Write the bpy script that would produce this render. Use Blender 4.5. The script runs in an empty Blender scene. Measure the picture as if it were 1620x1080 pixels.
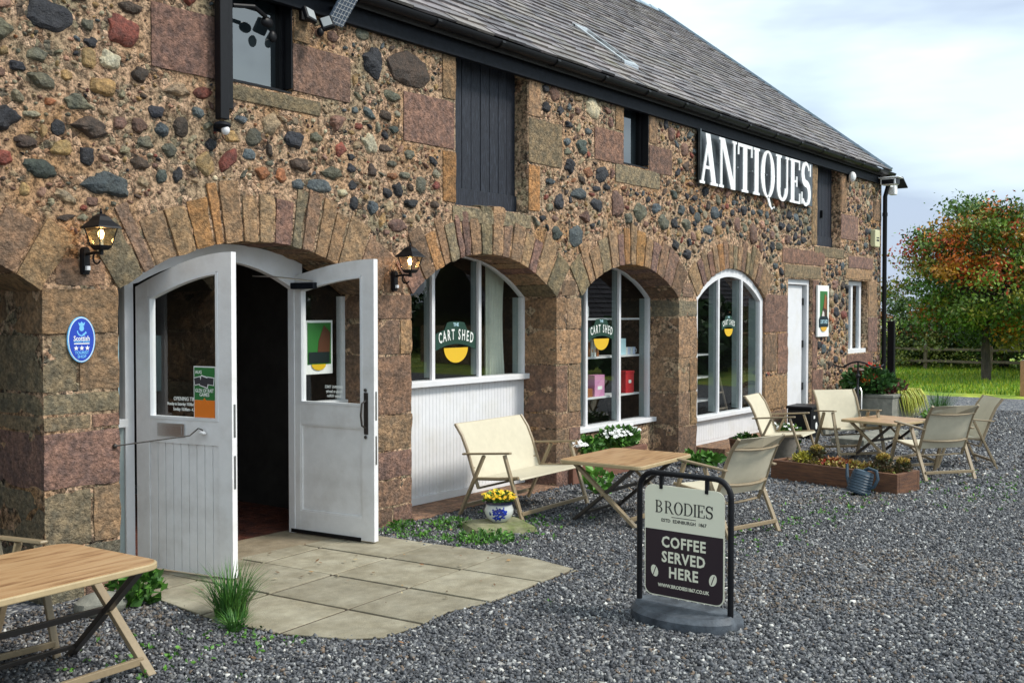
import bpy, bmesh, math, random
import numpy as np
from mathutils import Vector, Matrix, noise
R = math.radians
rnd = random.Random(7)
sc = bpy.context.scene
col = sc.collection

# ------------------------------------------------------------------ camera
CAM = Vector((-6.86, -6.15, 1.78))
cd = bpy.data.cameras.new("camera"); cam = bpy.data.objects.new("camera", cd); col.objects.link(cam)
cd.sensor_fit = 'HORIZONTAL'; cd.sensor_width = 36.0; cd.lens = 36.0 * 1700 / 1620
cd.clip_start = 0.05; cd.clip_end = 3000
A = R(36.5); P = math.atan(45 / 1700.0)
fwd = Vector((math.cos(A) * math.cos(P), math.sin(A) * math.cos(P), -math.sin(P)))
cam.location = CAM
cam.rotation_euler = fwd.to_track_quat('-Z', 'Y').to_euler()
sc.camera = cam

# ------------------------------------------------------------------ sky, sun, exposure
SUNV = Vector((0.30, -0.72, 0.80)).normalized()
world = bpy.data.worlds.new("World"); sc.world = world; world.use_nodes = True
wn = world.node_tree; wn.nodes.clear()
def N(nt, t, **k):
    n = nt.nodes.new(t)
    for a, b in k.items(): setattr(n, a, b)
    return n
wo = N(wn, 'ShaderNodeOutputWorld'); wb = N(wn, 'ShaderNodeBackground'); wb.inputs[1].default_value = 0.12
sky = N(wn, 'ShaderNodeTexSky', sky_type='NISHITA', sun_disc=False)
sky.sun_elevation = math.asin(SUNV.z); sky.sun_rotation = math.atan2(SUNV.x, SUNV.y)
sky.air_density = 1.0; sky.dust_density = 1.5; sky.ozone_density = 2.0
tc = N(wn, 'ShaderNodeTexCoord'); mp = N(wn, 'ShaderNodeMapping'); mp.inputs['Scale'].default_value = (1.0, 1.0, 3.6)
mp.inputs['Location'].default_value = (0.3, 0.1, 0.2)
cn = N(wn, 'ShaderNodeTexNoise'); cn.inputs['Scale'].default_value = 2.1; cn.inputs['Detail'].default_value = 7; cn.inputs['Roughness'].default_value = 0.52
cr = N(wn, 'ShaderNodeValToRGB'); cr.color_ramp.elements[0].position = 0.36; cr.color_ramp.elements[1].position = 0.60
cr.color_ramp.elements[0].color = (0.62, 0.62, 0.62, 1); cr.color_ramp.elements[1].color = (0.97, 0.97, 0.97, 1)
mp2 = N(wn, 'ShaderNodeMapping'); mp2.inputs['Scale'].default_value = (1.3, 1.3, 5.2)
mp2.inputs['Location'].default_value = (1.7, 0.4, 0.05)
cn2 = N(wn, 'ShaderNodeTexNoise'); cn2.inputs['Scale'].default_value = 1.7; cn2.inputs['Detail'].default_value = 5
cr2 = N(wn, 'ShaderNodeValToRGB'); cr2.color_ramp.elements[0].position = 0.38; cr2.color_ramp.elements[1].position = 0.62
cr2.color_ramp.elements[0].color = (3.6, 4.3, 5.5, 1); cr2.color_ramp.elements[1].color = (7.8, 9.1, 9.5, 1)
mx = N(wn, 'ShaderNodeMix', data_type='RGBA')
L = wn.links.new
L(tc.outputs['Generated'], mp.inputs[0]); L(mp.outputs[0], cn.inputs['Vector']); L(cn.outputs['Fac'], cr.inputs[0])
L(tc.outputs['Generated'], mp2.inputs[0]); L(mp2.outputs[0], cn2.inputs['Vector'])
sz_ = N(wn, 'ShaderNodeSeparateXYZ'); L(tc.outputs['Generated'], sz_.inputs[0])
zr_ = N(wn, 'ShaderNodeMapRange'); zr_.inputs[1].default_value = 0.06; zr_.inputs[2].default_value = 0.27; zr_.inputs[3].default_value = -0.09; zr_.inputs[4].default_value = 0.15
L(sz_.outputs['Z'], zr_.inputs[0]); sa_ = N(wn, 'ShaderNodeMath', operation='ADD'); L(cn2.outputs['Fac'], sa_.inputs[0]); L(zr_.outputs[0], sa_.inputs[1]); L(sa_.outputs[0], cr2.inputs[0])
L(cr.outputs[0], mx.inputs['Factor']); L(sky.outputs[0], mx.inputs['A']); L(cr2.outputs[0], mx.inputs['B'])
L(mx.outputs['Result'], wb.inputs[0]); L(wb.outputs[0], wo.inputs[0])
sd = bpy.data.lights.new("sun", 'SUN'); sd.energy = 2.5; sd.angle = R(12); sd.color = (1, 0.95, 0.87)
sun = bpy.data.objects.new("sun", sd); col.objects.link(sun)
sun.rotation_euler = SUNV.to_track_quat('Z', 'Y').to_euler()
sun.location = (0, -10, 20)
sc.view_settings.view_transform = 'Standard'; sc.view_settings.look = 'None'
sc.view_settings.exposure = 0.42; sc.view_settings.gamma = 1.0
try: sc.cycles.use_denoising = True
except Exception: pass
sc.cycles.max_bounces = 6; sc.cycles.transparent_max_bounces = 12

# ------------------------------------------------------------------ materials
def lk(nt, a, b): nt.links.new(a, b)
def mat(name, base=(0.5, 0.5, 0.5), rough=0.6, metal=0.0, var=0.0, scale=8.0, bump=0.0, bscale=60.0, attr=False,
        base2=None, spec=0.5, emit=None, estr=0.0, stretch=None, coat=0.0, bdist=0.01, detail=6, ramp=(0.35, 0.65)):
    m = bpy.data.materials.new(name); m.use_nodes = True
    nt = m.node_tree; b = nt.nodes['Principled BSDF']
    b.inputs['Roughness'].default_value = rough; b.inputs['Metallic'].default_value = metal
    b.inputs['Specular IOR Level'].default_value = spec; b.inputs['Coat Weight'].default_value = coat
    b.inputs['Base Color'].default_value = (*base, 1)
    tcn = N(nt, 'ShaderNodeTexCoord'); mpn = N(nt, 'ShaderNodeMapping')
    if stretch: mpn.inputs['Scale'].default_value = stretch
    lk(nt, tcn.outputs['Object'], mpn.inputs[0])
    src = None
    if attr:
        at = N(nt, 'ShaderNodeAttribute'); at.attribute_name = 'Col'; src = at.outputs['Color']
    if var > 0 or base2:
        nz = N(nt, 'ShaderNodeTexNoise'); nz.inputs['Scale'].default_value = scale; nz.inputs['Detail'].default_value = detail
        nz.inputs['Roughness'].default_value = 0.6
        lk(nt, mpn.outputs[0], nz.inputs['Vector'])
        if base2:
            rp = N(nt, 'ShaderNodeValToRGB'); rp.color_ramp.elements[0].position = ramp[0]; rp.color_ramp.elements[1].position = ramp[1]
            rp.color_ramp.elements[0].color = (*base, 1); rp.color_ramp.elements[1].color = (*base2, 1)
            lk(nt, nz.outputs['Fac'], rp.inputs[0])
            if src is None: src = rp.outputs[0]
            else:
                q = N(nt, 'ShaderNodeMix', data_type='RGBA', blend_type='MULTIPLY'); q.inputs['Factor'].default_value = 1
                lk(nt, src, q.inputs['A']); lk(nt, rp.outputs[0], q.inputs['B']); src = q.outputs['Result']
        if var > 0:
            mr = N(nt, 'ShaderNodeMapRange'); mr.inputs[1].default_value = 0.3; mr.inputs[2].default_value = 0.7
            mr.inputs[3].default_value = 1 - var; mr.inputs[4].default_value = 1 + var
            nz2 = N(nt, 'ShaderNodeTexNoise'); nz2.inputs['Scale'].default_value = scale * 2.7; nz2.inputs['Detail'].default_value = 8
            nz2.inputs['Roughness'].default_value = 0.7
            lk(nt, mpn.outputs[0], nz2.inputs['Vector']); lk(nt, nz2.outputs['Fac'], mr.inputs[0])
            q = N(nt, 'ShaderNodeMix', data_type='RGBA', blend_type='MULTIPLY'); q.inputs['Factor'].default_value = 1
            if src is None: q.inputs['A'].default_value = (*base, 1)
            else: lk(nt, src, q.inputs['A'])
            lk(nt, mr.outputs[0], q.inputs['B']); src = q.outputs['Result']
    if src is not None: lk(nt, src, b.inputs['Base Color'])
    if bump > 0:
        bz = N(nt, 'ShaderNodeTexNoise'); bz.inputs['Scale'].default_value = bscale; bz.inputs['Detail'].default_value = 5
        bz.inputs['Roughness'].default_value = 0.65
        lk(nt, mpn.outputs[0], bz.inputs['Vector'])
        bn = N(nt, 'ShaderNodeBump'); bn.inputs['Strength'].default_value = bump; bn.inputs['Distance'].default_value = bdist
        lk(nt, bz.outputs['Fac'], bn.inputs['Height']); lk(nt, bn.outputs[0], b.inputs['Normal'])
    if emit:
        b.inputs['Emission Color'].default_value = (*emit, 1); b.inputs['Emission Strength'].default_value = estr
    return m

M = {}
M['stone'] = mat('rubble_stone', (0.72, 0.74, 0.76), base2=(1.40, 1.28, 1.15), ramp=(0.35, 0.66), attr=True, var=0.60, scale=14, bump=1.0, bscale=45, bdist=0.022, rough=0.62, spec=0.45)
M['ashlar'] = mat('sandstone_block', (0.84, 0.86, 0.88), base2=(1.50, 1.38, 1.24), attr=True, var=0.60, scale=13, ramp=(0.40, 0.62), bump=1.0, bscale=42, bdist=0.035, rough=0.85, spec=0.25)
M['white'] = mat('white_paint', (0.70, 0.69, 0.68), base2=(0.74, 0.74, 0.76), ramp=(0.30, 0.5), rough=0.45, var=0.05, scale=3, bump=0.12, bscale=30)
M['grey'] = mat('door_paint', (0.66, 0.64, 0.63), base2=(0.78, 0.77, 0.775), ramp=(0.30, 0.52), rough=0.45, var=0.05, scale=3.5, bump=0.12, bscale=30)
M['greyside'] = mat('mullion_shade_panel_grey', (0.32, 0.38, 0.38), rough=0.5, var=0.08, scale=3)  # mullion sides: shade put into the grey; sidelight panels use it as plain colour
M['black'] = mat('black_paint', (0.006, 0.006, 0.008), rough=0.45, spec=0.25, var=0.3, scale=10)
M['fascia'] = mat('fascia_paint', (0.006, 0.008, 0.013), rough=0.6, spec=0.2, var=0.5, scale=6, bump=0.2, bscale=20)
M['navy'] = mat('navy_board_paint', (0.012, 0.015, 0.024), (0.65), base2=(0.035, 0.042, 0.06), ramp=(0.48, 0.72), var=0.7, scale=14, bump=0.8, bscale=14, stretch=(6, 6, 0.7), bdist=0.006, spec=0.4)
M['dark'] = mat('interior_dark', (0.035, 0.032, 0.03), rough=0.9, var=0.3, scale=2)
M['metal'] = mat('brushed_metal', (0.55, 0.55, 0.55), rough=0.3, metal=1.0, var=0.1, scale=30)
M['bronze'] = mat('powder_coated_tube', (0.27, 0.205, 0.125), rough=0.42, var=0.12, scale=12, spec=0.5)
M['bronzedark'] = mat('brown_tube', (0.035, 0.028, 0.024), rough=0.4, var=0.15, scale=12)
M['sling'] = mat('sling_fabric', (0.54, 0.49, 0.37), rough=0.8, var=0.06, scale=5, bump=0.25, bscale=220, bdist=0.002)
M['slingback'] = mat('sling_hem', (0.40, 0.34, 0.24), rough=0.8, var=0.08, scale=5, bump=0.25, bscale=220, bdist=0.002)
M['edge'] = mat('table_edge', (0.42, 0.32, 0.18), rough=0.45, var=0.1, scale=8)
M['soil'] = mat('dry_soil', (0.05, 0.032, 0.02), rough=0.95, var=0.5, scale=30, bump=0.8, bscale=70)
M['wood'] = mat('weathered_timber', (0.17, 0.075, 0.035), base2=(0.07, 0.032, 0.02), rough=0.75, scale=3, var=0.35, stretch=(1.2, 1.2, 12), bump=0.5, bscale=20)
M['fencewood'] = mat('fence_timber', (0.20, 0.16, 0.12), rough=0.9, var=0.4, scale=6, bump=0.3, bscale=30)
M['bark'] = mat('tree_bark', (0.10, 0.08, 0.06), base2=(0.045, 0.04, 0.035), rough=0.95, var=0.4, scale=9, bump=0.8, bscale=30, stretch=(1, 1, 0.35))
M['leaf'] = mat('leaf', attr=True, rough=0.5, var=0.25, scale=6, spec=0.4)
M['flower'] = mat('petal', attr=True, rough=0.6, var=0.1, scale=10)
M['concrete'] = mat('concrete', (0.26, 0.25, 0.21), base2=(0.15, 0.155, 0.13), rough=0.9, var=0.25, scale=5, bump=0.5, bscale=60)
M['glaze'] = mat('glazed_ceramic', attr=True, rough=0.15, coat=0.6)
M['terra'] = mat('planter_clay', (0.16, 0.07, 0.045), rough=0.8, var=0.3, scale=10)
M['plaster'] = mat('grey_pot', (0.22, 0.20, 0.17), rough=0.85, var=0.25, scale=8)
M['can'] = mat('blue_grey_plastic', (0.026, 0.052, 0.08), rough=0.42, var=0.2, scale=10)
M['tub'] = mat('recycled_plastic', (0.022, 0.028, 0.038), base2=(0.085, 0.10, 0.12), rough=0.6, var=0.3, scale=9, bump=0.3, bscale=90)
M['gloss'] = mat('print_ink', attr=True, rough=0.35)
M['curtain'] = mat('curtain_cloth', (0.82, 0.84, 0.74), rough=0.85, var=0.06, scale=4)
M['brick'] = mat('quarry_tile', (0.16, 0.05, 0.03), base2=(0.07, 0.025, 0.02), rough=0.6, var=0.4, scale=7, bump=0.4, bscale=40)
M['lead'] = mat('lead_flashing', (0.30, 0.38, 0.45), rough=0.45, metal=0.3, var=0.2, scale=5)
M['letter'] = mat('white_letter', (0.86, 0.86, 0.86), rough=0.4, var=0.03, scale=5)
M['signback'] = mat('sign_board', (0.045, 0.055, 0.06), rough=0.3, var=0.3, scale=3)
M['solar'] = mat('solar_cell', (0.16, 0.20, 0.27), rough=0.2, coat=0.5)
M['slab'] = None

def flat(name, c, rough=0.5):
    return mat(name, c, rough=rough)
for nm, c in dict(ink=(0.015, 0.015, 0.015), cream=(0.80, 0.78, 0.62), aubergine=(0.022, 0.010, 0.016), sgreen=(0.008, 0.045, 0.028),
                  yellow=(0.72, 0.45, 0.02), paper=(0.82, 0.83, 0.80), blue=(0.01, 0.05, 0.42), skyblue=(0.18, 0.50, 0.85),
                  pgreen=(0.03, 0.19, 0.05), orange=(0.80, 0.20, 0.02), red=(0.55, 0.02, 0.03), pink=(0.62, 0.25, 0.45),
                  paleblue=(0.45, 0.68, 0.76), tan=(0.42, 0.22, 0.10), mug=(0.55, 0.62, 0.80), copper=(0.30, 0.10, 0.03)).items():
    M[nm] = flat('print_' + nm, c)
M['white'].node_tree.nodes['Principled BSDF'].inputs['Specular IOR Level'].default_value = 0.5

# glass: thin pane, fresnel-weighted mirror over a clear pane
def glass(name, tint=(0.86, 0.90, 0.89), ior=1.7, rough=0.0, base=0.0):
    m = bpy.data.materials.new(name); m.use_nodes = True; nt = m.node_tree; nt.nodes.clear()
    o = N(nt, 'ShaderNodeOutputMaterial'); t = N(nt, 'ShaderNodeBsdfTransparent'); t.inputs[0].default_value = (*tint, 1)
    g = N(nt, 'ShaderNodeBsdfGlossy'); g.inputs['Roughness'].default_value = rough
    f0 = 2 * ((ior - 1) / (ior + 1)) ** 2 + base          # Schlick, both faces of the pane
    f = N(nt, 'ShaderNodeLayerWeight'); f.inputs[0].default_value = 0.5
    pw = N(nt, 'ShaderNodeMath', operation='POWER'); pw.inputs[1].default_value = 5; lk(nt, f.outputs['Facing'], pw.inputs[0])
    ad = N(nt, 'ShaderNodeMath', operation='MULTIPLY_ADD'); ad.use_clamp = True; ad.inputs[1].default_value = 1 - f0; ad.inputs[2].default_value = f0
    x = N(nt, 'ShaderNodeMixShader'); lk(nt, pw.outputs[0], ad.inputs[0]); lk(nt, ad.outputs[0], x.inputs[0])
    lk(nt, t.outputs[0], x.inputs[1]); lk(nt, g.outputs[0], x.inputs[2]); lk(nt, x.outputs[0], o.inputs[0])
    return m
M['glass'] = glass('window_glass', tint=(0.93, 0.96, 0.95), ior=1.5, base=0.025)
M['upglass'] = glass('upper_window_glass', tint=(0.30, 0.34, 0.36), ior=1.6, base=0.12)
M['lampglass'] = glass('lantern_glass', tint=(0.98, 0.90, 0.72), ior=1.35)

# mortar
def mortar():
    m = mat('lime_mortar', (0.40, 0.27, 0.17), rough=0.92, spec=0.2); nt = m.node_tree; b = nt.nodes['Principled BSDF']
    tcn = N(nt, 'ShaderNodeTexCoord')
    wz = N(nt, 'ShaderNodeTexNoise'); wz.inputs['Scale'].default_value = 16; wz.inputs['Detail'].default_value = 4
    lk(nt, tcn.outputs['Object'], wz.inputs['Vector'])
    wa = N(nt, 'ShaderNodeVectorMath', operation='MULTIPLY_ADD'); wa.inputs[1].default_value = (0.055, 0.055, 0.055)
    lk(nt, wz.outputs['Color'], wa.inputs[0]); lk(nt, tcn.outputs['Object'], wa.inputs[2])
    n1 = N(nt, 'ShaderNodeTexNoise'); n1.inputs['Scale'].default_value = 1.1; n1.inputs['Detail'].default_value = 4
    n2 = N(nt, 'ShaderNodeTexNoise'); n2.inputs['Scale'].default_value = 24; n2.inputs['Detail'].default_value = 9; n2.inputs['Roughness'].default_value = 0.78
    n3 = N(nt, 'ShaderNodeTexNoise'); n3.inputs['Scale'].default_value = 5.5; n3.inputs['Detail'].default_value = 5
    for q in (n1, n2, n3): lk(nt, tcn.outputs['Object'], q.inputs['Vector'])
    v = N(nt, 'ShaderNodeTexVoronoi'); v.inputs['Scale'].default_value = 25
    ve = N(nt, 'ShaderNodeTexVoronoi', feature='DISTANCE_TO_EDGE'); ve.inputs['Scale'].default_value = 25
    for q in (v, ve): lk(nt, wa.outputs[0], q.inputs['Vector'])
    r1 = N(nt, 'ShaderNodeValToRGB'); e = r1.color_ramp.elements
    e[0].position = 0.36; e[0].color = (0.36, 0.31, 0.21, 1); e[1].position = 0.50; e[1].color = (0.62, 0.43, 0.29, 1)
    x = e.new(0.66); x.color = (0.46, 0.27, 0.13, 1)
    sc_ = N(nt, 'ShaderNodeSeparateColor'); lk(nt, v.outputs['Color'], sc_.inputs[0])
    rc = N(nt, 'ShaderNodeValToRGB'); e = rc.color_ramp.elements; rc.color_ramp.interpolation = 'CONSTANT'
    e[0].position = 0.0; e[0].color = (0.62, 0.42, 0.29, 1); e[1].position = 0.25; e[1].color = (0.20, 0.135, 0.09, 1)
    for p_, c_ in ((0.40, (0.30, 0.27, 0.19)), (0.55, (0.70, 0.50, 0.36)), (0.70, (0.105, 0.085, 0.075)), (0.80, (0.34, 0.20, 0.13)), (0.92, (0.09, 0.10, 0.09))):
        x = e.new(p_); x.color = (*c_, 1)
    lk(nt, sc_.outputs[0], rc.inputs[0]); lk(nt, n1.outputs['Fac'], r1.inputs[0])
    r3 = N(nt, 'ShaderNodeValToRGB'); r3.color_ramp.elements[0].position = 0.42; r3.color_ramp.elements[1].position = 0.58
    lk(nt, n3.outputs['Fac'], r3.inputs[0]); r3.color_ramp.elements[1].color = (0.85, 0.85, 0.85, 1)
    q0 = N(nt, 'ShaderNodeMix', data_type='RGBA'); lk(nt, r3.outputs[0], q0.inputs['Factor']); lk(nt, r1.outputs[0], q0.inputs['A']); lk(nt, rc.outputs[0], q0.inputs['B'])
    r2 = N(nt, 'ShaderNodeValToRGB'); e = r2.color_ramp.elements
    e[0].position = 0.43; e[0].color = (0.12, 0.10, 0.09, 1); e[1].position = 0.55; e[1].color = (1.6, 1.52, 1.44, 1)  # crevice shade and bright highlights of the rough mortar put into its colour
    lk(nt, n2.outputs['Fac'], r2.inputs[0])
    q = N(nt, 'ShaderNodeMix', data_type='RGBA', blend_type='MULTIPLY'); q.inputs['Factor'].default_value = 0.8
    lk(nt, q0.outputs['Result'], q.inputs['A']); lk(nt, r2.outputs[0], q.inputs['B']); lk(nt, q.outputs['Result'], b.inputs['Base Color'])
    er = N(nt, 'ShaderNodeMapRange'); er.inputs[1].default_value = 0.0; er.inputs[2].default_value = 0.22; lk(nt, ve.outputs['Distance'], er.inputs[0])
    em = N(nt, 'ShaderNodeMath', operation='MULTIPLY'); lk(nt, er.outputs[0], em.inputs[0]); lk(nt, r3.outputs[0], em.inputs[1])
    ad = N(nt, 'ShaderNodeMath', operation='MULTIPLY_ADD'); ad.inputs[1].default_value = 0.45; lk(nt, em.outputs[0], ad.inputs[0]); lk(nt, n2.outputs['Fac'], ad.inputs[2])
    bn = N(nt, 'ShaderNodeBump'); bn.inputs['Strength'].default_value = 1; bn.inputs['Distance'].default_value = 0.06
    lk(nt, ad.outputs[0], bn.inputs['Height']); lk(nt, bn.outputs[0], b.inputs['Normal'])
    return m
M['mortar'] = mortar()

def slate_mat():
    m = mat('roof_slate', attr=True, rough=0.55, spec=0.5); nt = m.node_tree; b = nt.nodes['Principled BSDF']
    tcn = N(nt, 'ShaderNodeTexCoord')
    n = N(nt, 'ShaderNodeTexNoise'); n.inputs['Scale'].default_value = 0.55; n.inputs['Detail'].default_value = 8; n.inputs['Roughness'].default_value = 0.75
    n2 = N(nt, 'ShaderNodeTexNoise'); n2.inputs['Scale'].default_value = 30; n2.inputs['Detail'].default_value = 5
    for q in (n, n2): lk(nt, tcn.outputs['Object'], q.inputs['Vector'])
    r = N(nt, 'ShaderNodeValToRGB'); r.color_ramp.elements[0].position = 0.60; r.color_ramp.elements[1].position = 0.74
    r.color_ramp.elements[0].color = (0, 0, 0, 1); r.color_ramp.elements[1].color = (0.6, 0.7, 0.7, 1)
    lk(nt, n.outputs['Fac'], r.inputs[0])
    at = [q for q in nt.nodes if q.type == 'ATTRIBUTE'][0]
    x = N(nt, 'ShaderNodeMix', data_type='RGBA'); x.inputs['B'].default_value = (0.16, 0.155, 0.05, 1)
    lk(nt, r.outputs[0], x.inputs['Factor']); lk(nt, at.outputs['Color'], x.inputs['A'])
    mr = N(nt, 'ShaderNodeMapRange'); mr.inputs[1].default_value = 0.3; mr.inputs[2].default_value = 0.7; mr.inputs[3].default_value = 0.75; mr.inputs[4].default_value = 1.3
    lk(nt, n2.outputs['Fac'], mr.inputs[0])
    y = N(nt, 'ShaderNodeMix', data_type='RGBA', blend_type='MULTIPLY'); y.inputs['Factor'].default_value = 1
    lk(nt, x.outputs['Result'], y.inputs['A']); lk(nt, mr.outputs[0], y.inputs['B']); lk(nt, y.outputs['Result'], b.inputs['Base Color'])
    return m
M['slate'] = slate_mat()

def gravel_mat():
    m = mat('gravel_ground', (0.1, 0.1, 0.1), rough=0.85); nt = m.node_tree; b = nt.nodes['Principled BSDF']
    tcn = N(nt, 'ShaderNodeTexCoord')
    v = N(nt, 'ShaderNodeTexVoronoi'); v.inputs['Scale'].default_value = 34; v.inputs['Randomness'].default_value = 1
    n = N(nt, 'ShaderNodeTexNoise'); n.inputs['Scale'].default_value = 0.5; n.inputs['Detail'].default_value = 6
    for q in (v, n): lk(nt, tcn.outputs['Object'], q.inputs['Vector'])
    s = N(nt, 'ShaderNodeSeparateColor'); lk(nt, v.outputs['Color'], s.inputs[0])
    r = N(nt, 'ShaderNodeValToRGB'); e = r.color_ramp.elements
    e[0].position = 0.0; e[0].color = (0.030, 0.034, 0.045, 1); e[1].position = 1.0; e[1].color = (0.42, 0.40, 0.37, 1)
    x = e.new(0.45); x.color = (0.085, 0.092, 0.11, 1); x = e.new(0.8); x.color = (0.17, 0.175, 0.19, 1)
    lk(nt, s.outputs[0], r.inputs[0])
    r2 = N(nt, 'ShaderNodeValToRGB'); r2.color_ramp.elements[0].position = 0.56; r2.color_ramp.elements[1].position = 0.75
    r2.color_ramp.elements[0].color = (0, 0, 0, 1); r2.color_ramp.elements[1].color = (0.55, 0.55, 0.55, 1)
    lk(nt, n.outputs['Fac'], r2.inputs[0])
    q = N(nt, 'ShaderNodeMix', data_type='RGBA'); q.inputs['B'].default_value = (0.13, 0.10, 0.065, 1)
    lk(nt, r2.outputs[0], q.inputs['Factor']); lk(nt, r.outputs[0], q.inputs['A']); lk(nt, q.outputs['Result'], b.inputs['Base Color'])
    bn = N(nt, 'ShaderNodeBump'); bn.inputs['Strength'].default_value = 1; bn.inputs['Distance'].default_value = 0.02; bn.invert = True
    lk(nt, v.outputs['Distance'], bn.inputs['Height']); lk(nt, bn.outputs[0], b.inputs['Normal'])
    return m
M['gravel'] = gravel_mat()
M['chip'] = mat('gravel_chip', attr=True, rough=0.7, var=0.25, scale=60, spec=0.5)
M['grass'] = mat('lawn', (0.13, 0.25, 0.018), base2=(0.34, 0.38, 0.035), rough=0.9, scale=1.2, var=0.5, bump=0.6, bscale=40, bdist=0.03)
M['field'] = mat('far_field', (0.08, 0.13, 0.03), base2=(0.13, 0.14, 0.05), rough=0.95, scale=0.05, var=0.3)
M['slab'] = mat('paving_slab', attr=True, rough=0.9, var=0.2, scale=4, bump=0.5, bscale=90, base=(0.75, 0.72, 0.66), base2=(1.1, 1.1, 1.1))

def woodgrain():
    m = mat('wood_effect_top', (0.4, 0.25, 0.12), rough=0.42); nt = m.node_tree; b = nt.nodes['Principled BSDF']
    tcn = N(nt, 'ShaderNodeTexCoord'); mpn = N(nt, 'ShaderNodeMapping'); mpn.inputs['Scale'].default_value = (1.0, 9.0, 1.0)
    n = N(nt, 'ShaderNodeTexNoise'); n.inputs['Scale'].default_value = 3.2; n.inputs['Detail'].default_value = 8; n.inputs['Distortion'].default_value = 0.6
    lk(nt, tcn.outputs['Object'], mpn.inputs[0]); lk(nt, mpn.outputs[0], n.inputs['Vector'])
    r = N(nt, 'ShaderNodeValToRGB'); e = r.color_ramp.elements
    e[0].position = 0.3; e[0].color = (0.22, 0.11, 0.05, 1); e[1].position = 0.7; e[1].color = (0.46, 0.30, 0.16, 1)
    x = e.new(0.48); x.color = (0.40, 0.235, 0.115, 1)
    lk(nt, n.outputs['Fac'], r.inputs[0]); lk(nt, r.outputs[0], b.inputs['Base Color'])
    return m
M['grain'] = woodgrain()

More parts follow.
